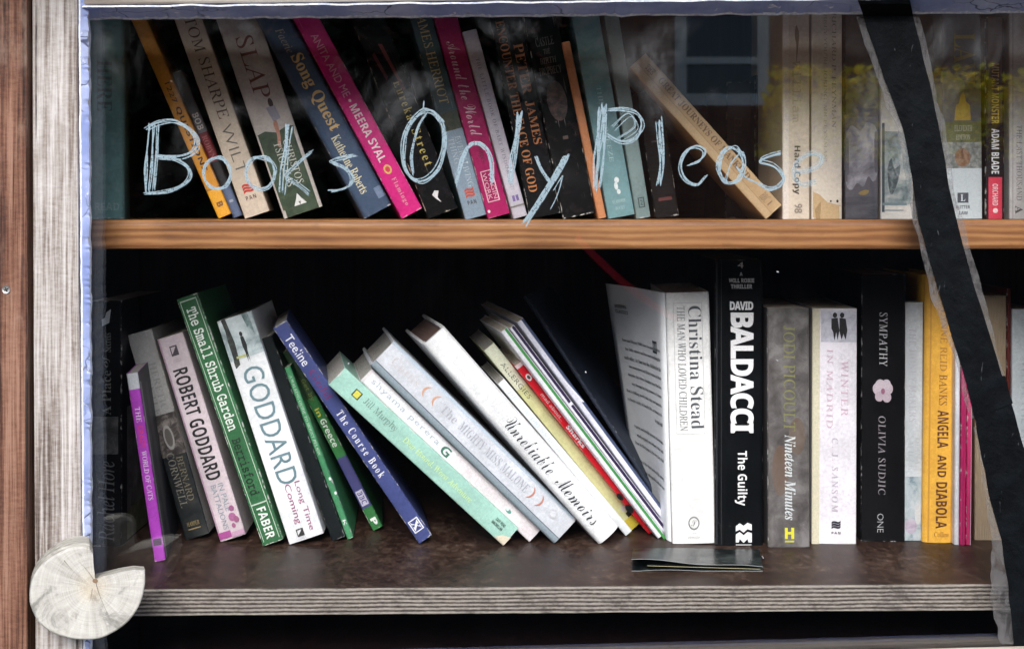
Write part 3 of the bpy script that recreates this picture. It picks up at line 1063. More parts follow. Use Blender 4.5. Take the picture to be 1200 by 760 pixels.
def strip(name, L, Rr, d_off, rows, mat, parent, seed, edge=0.5, folded=False, nu=8, th=.0003):
    """L / Rr: photo points of the two edges, sampled by Y"""
    def at(pts, k):
        k = k * (len(pts) - 1)
        i = min(int(k), len(pts) - 2)
        f = k - i
        return pts[i][0] + (pts[i + 1][0] - pts[i][0]) * f, pts[i][1] + (pts[i + 1][1] - pts[i][1]) * f
    mb = MB()
    V = []
    for j in range(rows + 1):
        k = j / rows
        (lx, ly), (rx, ry) = at(L, k), at(Rr, k)
        lx += edge * mnoise.noise(Vector((k * 14, seed, 0))) ; rx += edge * mnoise.noise(Vector((k * 14, seed, 7)))
        for i in range(nu + 1):
            u = i / nu
            X, Y = lx + (rx - lx) * u, ly + (ry - ly) * u
            d = d_off + (0.0008 if mat is M_TAPE else 0.0003) * (0.5 + .5 * mnoise.noise(Vector((X * .03, Y * .02, seed))) + (.3 * mnoise.noise(Vector((X * .11 + Y * .05, Y * .07, seed))) if mat is M_TAPE else 0))
            if folded:
                top = 17.0 - (X - 96) / 1193 * 0 - 1.0
                if Y < 19:
                    d += (19 - Y) / 16 * 0.0185 if Y > 3 else 0.0185
                    d += .0012 * abs(mnoise.noise(Vector((X * .12, Y * .2, 3))))
            V.append(P(X, Y, DG - d))
    k_ = nu + 1
    n0 = len(V)
    V2 = [v + Vector((0, -th, 0)) for v in V]
    Fc = []
    for j in range(rows):
        for i in range(nu):
            a = j * k_ + i
            Fc.append((a + n0, a + k_ + n0, a + k_ + 1 + n0, a + 1 + n0))
            Fc.append((a, a + 1, a + k_ + 1, a + k_))
        for a, b in ((j * k_, (j + 1) * k_), ((j + 1) * k_ + nu, j * k_ + nu)):
            Fc.append((a, b, b + n0, a + n0))
    for i in range(nu):
        Fc.append((i + 1, i, i + n0, i + 1 + n0))
        a = rows * k_ + i
        Fc.append((a, a + 1, a + 1 + n0, a + n0))
    mb.add(V + V2, Fc, mat, False)
    o = mb.build(name, parent)
    o.location = -parent.location
    return o
TL_ = [(1005, 0), (1012, 20), (1024, 55), (1036, 92), (1047, 120), (1057, 147), (1064, 180), (1070, 215), (1076, 258), (1083, 282), (1096, 327), (1105, 358), (1114, 390), (1130, 440), (1142, 490)]
TR_ = [(1066, 0), (1070, 20), (1079, 55), (1088, 92), (1094, 120), (1100, 147), (1106, 180), (1111, 215), (1121, 258), (1127, 282), (1139, 327), (1149, 358), (1159, 390), (1174, 440), (1187, 472)]
strip("upper_tape", TL_, TR_, .0009, 60, M_TAPE, tape, 4, 0.9, True)
TL2 = [(1130, 440), (1140, 478), (1146, 512), (1153, 548), (1160, 585), (1174, 634), (1181, 684), (1185, 718), (1189, 764)]
TR2 = [(1178, 440), (1186, 474), (1196, 512), (1207, 548), (1218, 585), (1230, 634), (1238, 684), (1243, 718), (1247, 764)]
strip("lower_tape", TL2, TR2, .0004, 50, M_TAPE, tape, 9, 0.9)
def off(pts, d):
    return [(x + e, y) for (x, y), e in zip(pts, d)]
RL2 = off(TL_[1:], [6] * 14)
RL1 = off(TL_[1:], [-9, -10, -8, -9, -7, -7, -8, -6, -7, -10, -9, -7, -6, -4])
strip("glue_residue", RL1, RL2, .0001, 60, M_RES, tape, 15, 4.0, False, 8, .0001)
RL3 = [(1140, 500), (1147, 530), (1152, 560), (1157, 600), (1163, 640), (1160, 670), (1162, 700), (1166, 730), (1174, 754)]
RL4 = [(1150, 500), (1156, 530), (1162, 560), (1170, 600), (1180, 640), (1186, 670), (1190, 700), (1193, 730), (1195, 754)]
strip("glue_residue", RL3, RL4, .0001, 60, M_RES, tape, 15, 4.0, False, 8, .0001)
RR1 = off(TR_[1:14], [-5] * 13)
RR2 = off(TR_[1:14], [7, 8, 6, 5, 7, 7, 6, 8, 8, 8, 7, 5, 3])
strip("glue_residue", RR1, RR2, .0001, 40, M_RES, tape, 18, 3.5, False, 6, .0001)

# ------------------------------------------------------------------ the notched wooden disc
def disc_mat(cx, cz):
    N = Nodes("pale_end_grain")
    tc = N.n("ShaderNodeTexCoord")
    sp = N.n("ShaderNodeSeparateXYZ")
    N.l(tc.outputs["Object"], sp.inputs[0])
    dx, dz = sp.outputs[0], sp.outputs[2]
    ang = N.math('ARCTAN2', dz, dx)
    rad = N.math('SQRT', N.math('ADD', N.math('MULTIPLY', dx, dx), N.math('MULTIPLY', dz, dz)))
    cb = N.n("ShaderNodeCombineXYZ")
    N.l(N.math('MULTIPLY', ang, 5.0), cb.inputs[0])
    N.l(N.math('MULTIPLY', rad, 16.0), cb.inputs[1])
    ray = N.noise(cb.outputs[0], 1.6, 5.0, 0.65)
    cb2 = N.n("ShaderNodeCombineXYZ")
    N.l(N.math('MULTIPLY', rad, 900.0), cb2.inputs[0])
    N.l(N.math('MULTIPLY', ang, 0.6), cb2.inputs[1])
    ring = N.noise(cb2.outputs[0], 1.3, 3.0, 0.6)
    a = N.noise(N.coord(), 55.0, 6.0, 0.7)
    v = N.math('ADD', N.math('MULTIPLY', ray, 0.4), N.math('ADD', N.math('MULTIPLY', ring, 0.25), N.math('MULTIPLY', a, 0.35)))
    k = N.ramp(v, [(0.32, srgb(108, 105, 97)), (0.45, srgb(150, 147, 140)), (0.60, srgb(172, 170, 163))])
    st = N.noise(N.coord((1, 1, 1), (4, 1, 9)), 30.0, 6.0, 0.75, 0.8)
    k = N.mix(N.math('MULTIPLY', N.smooth(st, 0.52, 0.68), 0.75), k, srgb(92, 90, 86))
    cen = N.smooth(rad, 0.016, 0.002)
    k = N.mix(N.math('MULTIPLY', N.math('MULTIPLY', cen, a), 0.6), k, srgb(176, 156, 122))
    crk = N.math('MULTIPLY', N.smooth(ray, 0.665, 0.70), N.smooth(rad, 0.036, 0.02))
    k = N.mix(N.math('MULTIPLY', crk, 0.8), k, srgb(82, 74, 66))
    N.bump(N.math('SUBTRACT', v, N.math('MULTIPLY', crk, 0.7)), 0.6, 0.0012)
    return N.done(k, 0.8, 0.2)
DD = 0.836
out = [(112, 677), (110, 660), (109, 640), (105, 633), (92, 632), (76, 636), (60, 646), (46, 660), (38, 676), (35, 694), (36, 710), (44, 727), (58, 739),
       (76, 746), (95, 749), (115, 748), (132, 741), (148, 730), (160, 715), (167, 699), (170, 684), (170, 668), (158, 667), (140, 670), (124, 674)]
c0 = P(108, 687, DD)
disc = tag(empty("wooden_disc", c0), "pale cracked end-grain wooden disc with a wedge cut out, on the door's lower left corner", "wooden disc")
# smooth the outline
sm = []
for i in range(len(out)):
    a, b = Vector(out[i]), Vector(out[(i + 1) % len(out)])
    p_, n_ = Vector(out[i - 1]), Vector(out[(i + 2) % len(out)])
    sharp = i in (0, 1, 2, 20, 21, 22, 23, 24) or (i + 1) % len(out) in (0, 21)
    for s_ in range(4):
        t_ = s_ / 4
        q = a.lerp(b, t_) if sharp else 0.5 * ((2 * a) + (b - p_) * t_ + (2 * p_ - 5 * a + 4 * b - n_) * t_ ** 2 + (3 * a - p_ - 3 * b + n_) * t_ ** 3)
        q += Vector((mnoise.noise(Vector((i + t_, 3, 1))), mnoise.noise(Vector((i + t_, 8, 4))))) * .5
        sm.append(q)
m = MB()
MD = disc_mat(0, 0)
nn = len(sm)
cen = Vector((106, 690))
layers = [(0.970, 0.0, 1.0, (0, 0)), (0.990, .0005, 1.0, (0, 0)), (1.0, .0020, .9, (0, -.3)), (1.0, .005, .55, (0, -1.0)), (0.990, .021, 0.0, (-1, -5)), ]
V = []
for sc1, dd, drop, sh in layers:
    for q in sm:
        z_ = cen + (q - cen) * sc1 + Vector(sh)
        if q.y < 690 and q.x < 116:                          # the upper edge slopes back: its rim shows from in front
            z_.y += drop * 9.0 * min(1.0, (690 - q.y) / 55) * min(1.0, (116 - q.x) / 12 + .45)
        V.append(P(z_.x, z_.y, DD + dd) - c0)
V.append(P(110, 684, DD) - c0)
Fc, Fr = [], []
for j in range(len(layers) - 1):
    for i in range(nn):
        (Fr if j >= 2 else Fc).append((j * nn + i, (j + 1) * nn + i, (j + 1) * nn + (i + 1) % nn, j * nn + (i + 1) % nn))
Fc += [(len(V) - 1, i, (i + 1) % nn) for i in range(nn)]
Fc.append(tuple((len(layers) - 1) * nn + i for i in range(nn - 1, -1, -1)))
m.add(V, Fc, MD)
m.add(V, Fr, wood_mat("weathered_rim", [(0.36, srgb(70, 68, 62)), (0.5, srgb(130, 127, 118)), (0.62, srgb(166, 163, 155))], 'x', 300.0, .15, 3.0, .85))
MK = ink((.11, .095, .08), .9)
def crack(pts, w0):
    """a drying crack: an open dark split that narrows to a point"""
    L_, R_ = [], []
    for i_, (x_, y_) in enumerate(pts):
        k_ = i_ / (len(pts) - 1)
        h_ = w0 * (1 - k_) + .06
        L_.append(P(x_ - h_, y_ + h_ * .3, DD - .00025) - c0)
        R_.append(P(x_ + h_, y_ - h_ * .3, DD - .00025) - c0)
    n_ = len(pts)
    m.add(L_ + R_, [(i_, i_ + 1, n_ + i_ + 1, n_ + i_) for i_ in range(n_ - 1)], MK)
crack([(112, 681), (115, 692), (119, 703), (124, 714), (130, 728)], .35)
crack([(110, 679), (104, 670), (97, 662), (91, 656)], .3)
crack([(108, 689), (107, 697), (105, 705)], .25)
crack([(75, 656), (79, 661), (85, 668)], .45)
m.add([P(111.5 + 3.2 * math.cos(a_), 680 + 2.6 * math.sin(a_), DD - .0004) - c0 for a_ in [k_ * .7 for k_ in range(9)]], [tuple(range(9))], ink((.16, .10, .06), .9))
m.build("end_grain", disc)

# ------------------------------------------------------------------ books, upper shelf
BK = (0.005, 0.005, 0.006)
def U(*a, **k):
    k.setdefault('shelf', 'U')
    k.setdefault('yaw', 9.0)
    return book(*a, **k)
U("dark teal cloth book standing against the left end of the upper shelf", (88, 256), (88, -25), 55, (0.13, 0.27, 0.27), [
    T("HERE", 'serif', .45, .75, 95, 155, (0.07, .12, .12)), T("READ", 'bold', .4, .9, 262, 271, (.22, .36, .36), 'h')], kind='hard', yaw=15, D=.995, cloth=True)
U("orange book with black lettering leaning left over the dark gap of the upper shelf", (256, 255), (150, 15), 16, (0.62, 0.27, 0.03), [  # orange above the foot painted duller, as if in weaker light
    T("1227 QUESTIONS", 'bold', .28, .72, 92, 205, (.03, .02, .02)), R(0, 1, 228, 262, (.80, .38, .02)), R(0, 1, 226, 228, (.45, .2, .03)), T("B", 'black', .3, .75, 244, 250, (.2, .08, .02))], D=1.005)
U("thin book with grey, red, black and blue bands between the orange and cream books", (273, 253), (202, 86), 12, (0.17, .19, .22), [
    T("BOB", 'bold', .2, .8, 52, 72, (.75, .75, .72)), R(0, 1, 76, 112, (.20, .02, .03)), T("ROBYN", 'serif', .25, .75, 80, 108, (.45, .12, .12)),
    R(0, 1, 112, 142, (.015, .015, .02)), R(0, 1, 142, 181, (.12, .17, .30)), R(.3, .7, 160, 163, (.4, .45, .55))], D=1.02)
U("cream paperback with dark brown capitals and a red wave mark, third of the left-leaning row", (287, 254), (199, 8), 30, (0.62, .53, .42), [
    T("TOM SHARPE", 'roman', .34, .76, 18, 142, (.10, .05, .03)), T("WILT", 'thin', .30, .70, 150, 210, (.12, .11, .10)),
    T("≋", 'black', .3, .7, 222, 234, (.50, .03, .02), 'h'), T("PAN", 'bold', .3, .7, 237, 242, (.12, .05, .05), 'h', 1.3)], crease=.35)
U("thick grey and dark green paperback with huge brown capitals, leaning behind the letters ok", (333, 255), (242, -10), 47, (0.50, .46, .42), [
    T("SLAP", 'roman', .28, .70, 62, 138, (.16, .045, .03)), EL(.60, 146, .06, 6, (.06, .03, .03)), PO([(.45, 150), (.68, 150), (.72, 166), (.52, 168)], (.30, .30, .36)),
    PO([(0, 178), (.25, 176), (.5, 181), (.8, 177), (1, 179), (1, 280), (0, 280)], photo_mat((.015, .03, .015), (.03, .055, .028), (.055, .085, .045), 80)),
    BLOB([(.50, 170), (.60, 168), (.58, 184), (.50, 198), (.44, 196), (.50, 184)], (.45, .22, .15)),
    T("CHRISTOS", 'roman', .58, .76, 192, 246, (.55, .56, .50)), T("TSIOLKAS", 'roman', .34, .52, 192, 246, (.55, .56, .50)),
    PO([(.40, 266), (.5, 256), (.60, 266)], (.7, .72, .7)), PO([(.34, 270), (.44, 262), (.5, 270)], (.7, .72, .7)), PO([(.5, 270), (.56, 262), (.66, 270)], (.7, .72, .7))], D=1.0, page=WH, crease=.25)
U("slate blue book with bold yellow title, leaning left in the upper shelf's left half", (427, 257), (296, 15), 36, (0.055, .09, .155), [
    T("Faerie", 'ital', .35, .6, 30, 62, (.35, .33, .28)), T("Song Quest", 'serifb', .28, .78, 66, 166, (.72, .50, .20)),
    T("Katherine Roberts", 'serif', .28, .58, 172, 248, (.72, .68, .45)), R(.72, .96, 248, 262, (.16, .22, .33))], kind='hard', page=PAGE_G)
U("bright magenta paperback with small pale capitals, leaning right beside the slate blue book", (471, 256), (339, 14), 27, (0.62, .015, .20), [
    T("ANITA AND ME", 'sans', .3, .62, 36, 118, (.72, .35, .45)), EL(.46, 124, .06, 2, (.8, .6, .6)), T("MEERA SYAL", 'bold', .3, .66, 130, 205, (.82, .66, .70)),
    EL(.48, 216, .17, 6, (.75, .45, .15)), EL(.48, 216, .1, 3.5, (.62, .05, .08)), T("Flamingo", 'serif', .36, .62, 228, 264, (.80, .35, .45), 'd', 1.3)], crease=.2)
U("black paperback with spaced yellow lettering behind the painted capital O", (502, 256), (407, 11), 37, BK, [
    T("Eureka", 'serif', .5, .78, 98, 146, (.52, .42, .10), 'd', 1.35), T("Street", 'serif', .5, .78, 158, 204, (.52, .42, .10), 'd', 1.35),
    PO([(.5, 50), (.62, 52), (.8, 110), (.72, 112)], (.16, .02, .02)), PO([(.2, 60), (.3, 58), (.42, 90), (.34, 94)], (.10, .015, .02)),
    PO([(.38, 238), (.5, 234), (.62, 236), (.52, 243), (.58, 250), (.46, 244)], (.7, .7, .7))], wear=.55, wearc=(.5, .45, .36), crease=.15)
U("dark teal and pale blue paperback with gold capitals and a red wave mark", (545, 256), (475, 3), 26, (0.040, .075, .085), [
    T("JAMES HERRIOT", 'roman', .28, .70, 14, 126, (.55, .42, .17)), R(0, 1, 136, 158, photo_mat((.012, .02, .012), (.03, .045, .025), (.07, .06, .03), 200)),
    R(0, 1, 158, 264, (.22, .30, .37)), T("EVERY LIVING", 'roman', .52, .78, 166, 228, (.45, .53, .58)), T("THING", 'roman', .2, .46, 166, 198, (.45, .53, .58)),
    T("≋", 'black', .3, .72, 228, 240, (.48, .07, .04), 'h'), T("PAN", 'bold', .3, .7, 243, 248, (.06, .05, .06), 'h', 1.3)], crease=.2)
U("deep magenta paperback with white script title, next to the teal and pale blue paperback", (572, 258), (502, -3), 27, (0.36, .008, .10), [
    T("Around the World", 'script', .22, .74, 56, 172, (.72, .48, .55)), T("Voyages", 'serif', .3, .62, 178, 204, (.10, .0, .03)),
    FR(.18, .72, 214, 252, .05, 1.2, (.70, .40, .48)), T("VIRGIN", 'sans', .48, .66, 217, 249, (.72, .42, .5)), T("WORK", 'sans', .24, .42, 217, 249, (.72, .42, .5)),
    EL(.12, 262, .06, 1.8, (.8, .7, .7))])
U("slim lilac-white paperback with tiny grey capitals, right of the deep magenta one", (602, 259), (542, 38), 17, (0.52, .50, .56), [
    T("THE LITTLE BOOK OF BART WISDOM", 'roman', .38, .62, 34, 176, (.16, .14, .18), 'd', 1.25), T("MATT", 'roman', .36, .6, 182, 196, (.35, .33, .38)),
    R(.28, .46, 202, 209, (.18, .12, .34)), R(.54, .72, 202, 209, (.18, .12, .34)), R(0, 1, 214, 216, (.2, .19, .17))])
U("black paperback with two rows of orange capitals behind the painted letters ly", (621, 256), (568, -9), 37, (0.007, .007, .008), [
    T("ENCOUNTER THE FACE OF GOD", 'serif', .14, .42, 36, 240, (.46, .17, .05)), T("PETER", 'serif', .56, .86, 66, 126, (.42, .16, .06)),
    T("JAMES", 'serif', .56, .86, 134, 186, (.46, .17, .05))], wear=.4, yaw=6)
U("wide black paperback with a dim face and small grey heading, whitened at its foot", (660, 256), (607, -14), 39, (0.006, .006, .007), [
    T("CASTLE", 'roman', .2, .75, 62, 72, (.16, .15, .14), 'h'), T("THE", 'roman', .38, .58, 76, 82, (.2, .18, .16), 'h'), T("BIRTH", 'roman', .22, .72, 86, 93, (.2, .18, .16), 'h'),
    T("PROPHECY", 'roman', .14, .82, 97, 106, (.22, .2, .17), 'h'), EL(.5, 138, .3, 24, photo_mat((.012, .010, .010), (.05, .032, .028), (.16, .09, .07), 160)),
    R(.46, .62, 180, 184, (.1, .06, .05))], wear=.6, yaw=6, crease=.35)
U("very thin coral orange booklet between the wide black and the teal books", (701, 257), (658, 50), 10, (0.60, .25, .11), [], kind='thin', yaw=4, wear=.3)
U("wide teal paperback with a small white sea-horse mark, behind the painted capital P", (713, 257), (664, -14), 32, (0.17, .32, .34), [
    T("THE SEA BREEZE", 'roman', .42, .58, 120, 210, (.42, .58, .60)), EL(.55, 232, .09, 3.5, (.75, .82, .82)), EL(.49, 239, .07, 4.5, (.75, .82, .82)), EL(.55, 246, .07, 3, (.75, .82, .82)),
    T("SEAHORSE", 'roman', .25, .75, 255, 259, (.5, .65, .66), 'h'), T("BOOKS", 'roman', .32, .66, 263, 267, (.45, .6, .62), 'h')], yaw=5)
U("narrow grey-green paperback with a small square mark at its foot", (746, 257), (705, -2), 17, (0.19, .27, .265), [
    FR(.28, .72, 238, 250, .07, 1.1, (.03, .06, .06)), T("2", 'serif', .4, .6, 241, 247, (.03, .06, .06), 'h')], yaw=5)
U("dim black book standing right of the narrow grey-green paperback", (768, 258), (746, 108), 28, (0.010, .009, .009), [R(.25, .8, 128, 132, (.10, .012, .01)), R(.3, .7, 60, 62, (.06, .05, .04))], D=1.03, yaw=0)
U("charcoal book hidden behind the tilted tan book", (850, 257), (852, 96), 30, (0.022, .022, .022), [T("BLACK", 'roman', .3, .6, 40, 120, (.05, .05, .05))], D=1.10, yaw=0)
U("black book just left of the tall cream paperback, partly covered by the tilted tan book", (884, 257), (885, 88), 27, (0.007, .007, .008), [PO([(.6, 20), (.7, 18), (.9, 60), (.7, 100), (.8, 60)], (.07, .05, .04))], D=1.08, yaw=0)  # curved brown mark paints a twig-like reflection onto the spine
U("tan book tilted steeply left, alone in the gap of the upper shelf", (897, 257), (738, 79), 25, (0.42, .29, .15), [
    R(.0, .38, 0, 239, (.46, .33, .18)), R(.375, .40, 0, 239, (.28, .18, .09)), T("THE", 'slab', .5, .8, 12, 24, (.15, .08, .03)), T("GREAT JOURNEYS OF MANKIND", 'serifb', .50, .86, 34, 190, (.12, .065, .03)),
    T("BBC", 'roman', .45, .85, 214, 224, (.2, .13, .07)), R(.5, .8, 227, 228.5, (.2, .13, .07))], yaw=-4, wear=.6, wearc=(.55, .42, .26), D=.985, page=PAGE_T)
U("tall cream paperback with bold black lettering near its foot, left of the two-line cream one", (917, 258), (917, -20), 32, (0.60, .53, .43), [
    R(0.0, .22, 0, 278, (.66, .61, .54)), T("William", 'slab', .35, .68, 92, 165, (.45, .38, .29)), BLOB([(.5, 50), (.60, 60), (.56, 78), (.5, 94), (.50, 74), (.44, 62)], (.2, .15, .1)),
    T("Hard Copy", 'bold', .36, .66, 192, 249, (.04, .035, .03)), T("98", 'black', .42, .72, 260, 271, (.25, .22, .18), 'd')], yaw=1, crease=.3, D=.99)
U("tan-stained cream paperback with two lines of small grey capitals", (951, 258), (951, -15), 36, (0.62, .57, .48), [
    T("RICHARD P. FEYNMAN", 'roman', .66, .80, 30, 166, (.22, .20, .17)), T("SURELY YOU'RE JOKING, MR FEYNMAN!", 'roman', .38, .50, 20, 206, (.30, .27, .22)),
    PO([(0, 240), (.25, 244), (.5, 253), (.8, 256), (1, 257), (1, 273), (0, 273)], (.50, .36, .19)), PO([(.1, 262), (.3, 252), (.28, 273), (.14, 273)], (.33, .22, .10)),
    EL(.62, 252, .03, 1.3, BK), EL(.84, 252, .04, 1.7, BK)], yaw=1, crease=.5, D=.99)
U("dark grey paperback with a pale cloud picture, left of the tape on the upper shelf", (990, 258), (990, -12), 39, (0.055, .055, .06), [
    R(0, 1, 0, 140, photo_mat((.025, .024, .024), (.05, .047, .045), (.09, .085, .08), 60)), R(0, 1, 150, 258, (.10, .10, .12)), BLOB([(.02, 176), (.2, 160), (.45, 166), (.7, 156), (.98, 168), (.98, 214), (.85, 226), (.7, 220), (.55, 232), (.35, 228), (.2, 236), (.02, 226)], photo_mat((.05, .05, .055), (.20, .20, .23), (.50, .50, .54), 42)),
    BLOB([(.40, 240), (.55, 236), (.72, 237), (.6, 242)], (.30, .22, .07)), R(0, 1, 244, 270, photo_mat((.03, .035, .05), (.06, .065, .08), (.12, .125, .14), 120, (.2, 1, 1)))], yaw=0)
U("white paperback with a dark blue-green plant picture, half behind the tape on the upper shelf", (1032, 258), (1032, -5), 38, (0.62, .62, .58), [
    R(.04, .12, 150, 255, (.02, .05, .06)), R(.12, .96, 160, 246, photo_mat((.02, .05, .06), (.22, .29, .30), (.60, .60, .56), 75)), BLOB([(.2, 206), (.32, 192), (.42, 204), (.6, 200), (.5, 222), (.3, 234)], photo_mat((.01, .03, .04), (.04, .08, .09), (.3, .34, .34), 150)),
    R(.05, .8, 244, 247, (.16, .24, .27)), R(.1, .7, 252, 253.5, (.3, .36, .38))], yaw=0)
U("dark olive book showing between the tape and the pale-footed reference book", (1074, 260), (1073, 8), 30, (0.07, .068, .055), [], yaw=0, D=1.02)
U("banded reference book with an olive label and a pale foot, right of the tape", (1105, 261), (1103, -20), 46, (0.12, .145, .15), [
    T("LAW", 'serif', .3, .85, 60, 122, (.30, .26, .05), 'd'), R(0, 1, 127, 166, (.07, .08, .12)), PO([(.3, 164), (.34, 146), (.42, 144), (.46, 134), (.54, 130), (.6, 142), (.7, 146), (.72, 164)], (.45, .31, .04)),
    R(0, 1, 166, 190, (.10, .11, .035)), T("ELEVENTH", 'roman', .3, .75, 170, 177, (.5, .5, .42), 'h'), T("EDITION", 'roman', .34, .7, 181, 187, (.5, .5, .42), 'h'),
    R(0, 1, 190, 221, photo_mat((.06, .07, .07), (.15, .17, .16), (.32, .33, .31), 300)), EL(.5, 208, .2, 11, photo_mat((.08, .04, .02), (.2, .11, .06), (.3, .22, .16), 220)),
    R(0, 1, 221, 281, (.46, .53, .56)), R(.36, .64, 250, 262, (.05, .06, .08)), T("L", 'serifb', .44, .56, 252, 260, (.5, .56, .6), 'h'), T("BUTTER", 'bold', .32, .68, 265, 269, (.1, .11, .13), 'h'), T("LAW", 'bold', .4, .62, 272, 276, (.1, .11, .13), 'h')], yaw=0)
U("thin black book with yellow and white capitals and a red foot", (1155, 262), (1155, 20), 22, (0.012, .010, .012), [
    R(.12, .86, 0, 128, (.05, .02, .012)), T("MUTANT MONSTER", 'bold', .30, .70, 56, 128, (.62, .46, .06)), T("ADAM BLADE", 'bold', .30, .70, 134, 188, (.74, .74, .74)), R(.14, .86, 192, 242, (.58, .03, .07)),
    T("ORCHARD", 'bold', .34, .64, 200, 226, (.8, .55, .58)), EL(.5, 232, .14, 3, (.8, .6, .6))], yaw=0)
U("pale grey book at the right end of the upper shelf", (1183, 262), (1183, -10), 36, (0.50, .50, .49), [
    T("THE LAST THOUSAND", 'roman', .22, .40, 160, 250, (.16, .16, .17)), T("A", 'serifb', .18, .42, 256, 266, (.06, .06, .06), 'd'), R(.08, .12, 0, 272, (.36, .36, .36))], yaw=0)

# ------------------------------------------------------------------ books, lower shelf
B = book
B("black book with upward grey lettering at the left end of the lower shelf", (108, 640), (108, 352), 34, (0.004, .004, .005), [
    R(0.02, .9, 136, 180, photo_mat((.012, .012, .012), (.06, .062, .06), (.18, .18, .17), 80)), T("A Place", 'serif', .36, .66, 82, 134, (.16, .16, .145), 'u'), T("of", 'ital', .36, .62, 64, 78, (.16, .16, .145), 'u'), T("Secrets", 'serif', .40, .66, 38, 60, (.18, .18, .165), 'u'),
    T("Rachel Hore", 'ital', .18, .78, 188, 282, (.14, .14, .14), 'u'), PO([(.36, 30), (.6, 26), (.66, 10), (.5, 14), (.46, 20), (.34, 22)], (.6, .6, .6))],
  depth=.125, side=[R(.12, 1, 128, 250, photo_mat((.02, .02, .02), (.10, .10, .09), (.22, .22, .21), 60)), R(.12, 1, 250, 286, photo_mat((.02, .025, .012), (.10, .11, .05), (.2, .2, .14), 90))])
# thin purple case, further forward
cats = B("thin purple case in clear plastic standing forward near the left end of the lower shelf", (181, 658), (148, 438), 13, (0.40, .055, .46), [
    R(0, 1, 0, 19, (.50, .52, .54)), T("THE", 'roman', .3, .72, 40, 58, (.8, .72, .82)), T("CRAZY", 'bold', .3, .72, 62, 88, (.62, .03, .20)), T("WORLD OF CATS", 'roman', .3, .72, 92, 150, (.8, .72, .82)), R(.15, .85, 196, 204, (.05, .01, .07))],
  kind='thin', depth=.10, yaw=10, wear=.25, page=PAGE_G, name='media_case', side=[R(0, 1, 0, 224, (.03, .03, .035)), R(.02, .10, 12, 222, (.25, .26, .28)), R(.3, .45, 20, 215, (.07, .07, .08))])
B("worn grey and black paperback with faded silver lettering, right of the purple case", (217, 632), (149, 393), 29, (0.36, .355, .34), [
    R(0, 1, 100, 150, photo_mat((.012, .010, .010), (.06, .05, .045), (.24, .21, .19), 130)), R(0, 1, 150, 249, photo_mat((.003, .005, .006), (.010, .013, .014), (.028, .03, .028), 90)),
    T("HERETIC", 'serif', .52, .80, 38, 96, (.26, .26, .25)), T("GENTLE", 'serif', .2, .46, 46, 100, (.25, .25, .24)), EL(.5, 128, .2, 15, (.30, .29, .27)), EL(.5, 128, .14, 11, (.10, .09, .08)),
    T("BERNARD", 'roman', .56, .82, 152, 206, (.20, .17, .11)), T("CORNWELL", 'roman', .2, .5, 146, 212, (.24, .22, .18)), T("HARPER", 'roman', .25, .75, 230, 235, (.38, .28, .12), 'h'), R(.25, .75, 238, 239.2, (.3, .22, .1))], yaw=2, crease=.35, wear=.8)
B("pale pink paperback with heavy black capitals, between the worn grey and the green books", (258, 635), (184, 398), 31, (0.62, .53, .56), [
    R(0, .08, 0, 248, (.45, .30, .38)), T("◪", 'black', .36, .64, 12, 24, (.05, .04, .05), 'h'), T("CORGI", 'roman', .34, .66, 28, 32, (.3, .26, .28), 'h'), T("ROBERT GODDARD", 'bold', .22, .78, 40, 176, BK),
    T("IN PALE", 'sans', .56, .76, 182, 216, (.24, .30, .33)), T("BATTALIONS", 'sans', .28, .48, 182, 236, (.24, .30, .33)), EL(.78, 214, .10, 3.5, (.30, .10, .22)), EL(.72, 224, .14, 5, (.36, .12, .26)), EL(.84, 228, .1, 4, (.3, .1, .2)), EL(.68, 234, .07, 3, (.32, .1, .2)),
    R(0.02, .5, 238, 246, (.36, .07, .26)), R(.5, 1, 241, 247, (.5, .3, .42))], yaw=3)
B("dark green book with white slab lettering, leaning between the pink and white paperbacks", (308, 640), (207, 351), 25, (0.035, .135, .055), [
    R(.10, .13, 4, 302, (.5, .6, .48)), R(.86, .89, 4, 302, (.5, .6, .48)), R(.1, .89, 4, 5.5, (.5, .6, .48)), T("The Small Shrub Garden", 'slab', .26, .76, 14, 166, (.72, .76, .70)), T("Berrisford", 'slab', .26, .72, 176, 246, (.010, .018, .012)),
    R(.1, .89, 256, 257.6, (.5, .6, .48)), T("FABER", 'bold', .30, .72, 262, 300, (.72, .76, .70))], yaw=2, wear=.8, page=PAGE_G, r=.0006)
B("white paperback with outlined grey capitals and a walker in snow at its top", (339, 638), (254, 377), 42, (0.74, .76, .77), [
    R(0, 1, 0, 50, photo_mat((.09, .13, .14), (.42, .50, .51), (.68, .74, .74), 45)), PO([(0, 0), (.24, 0), (.30, 30), (.26, 56), (0, 62)], photo_mat((.012, .016, .016), (.03, .035, .032), (.09, .10, .09), 120)), PO([(.70, 0), (1, 0), (1, 26), (.78, 24)], photo_mat((.04, .06, .06), (.13, .2, .2), (.4, .48, .48), 160)),
    R(.22, .50, 46, 48.5, (.45, .46, .14)), EL(.53, 22, .045, 3, (.012, .015, .018)), PO([(.485, 25), (.575, 25), (.60, 36), (.57, 43), (.56, 56), (.535, 46), (.51, 56), (.495, 43), (.475, 36)], (.012, .015, .018)),
    T("GODDARD", 'sans', .24, .82, 62, 206, (.13, .22, .25)), T("Long Time", 'sans', .62, .82, 206, 266, (.34, .10, .20)), T("Coming", 'sans', .32, .54, 206, 254, (.34, .10, .20)), T("◪", 'black', .30, .50, 260, 269, (.03, .03, .03), 'h'), T("CORGI", 'roman', .30, .52, 270.5, 272.5, (.3, .3, .3), 'h')], yaw=3, page=PAGE_G)
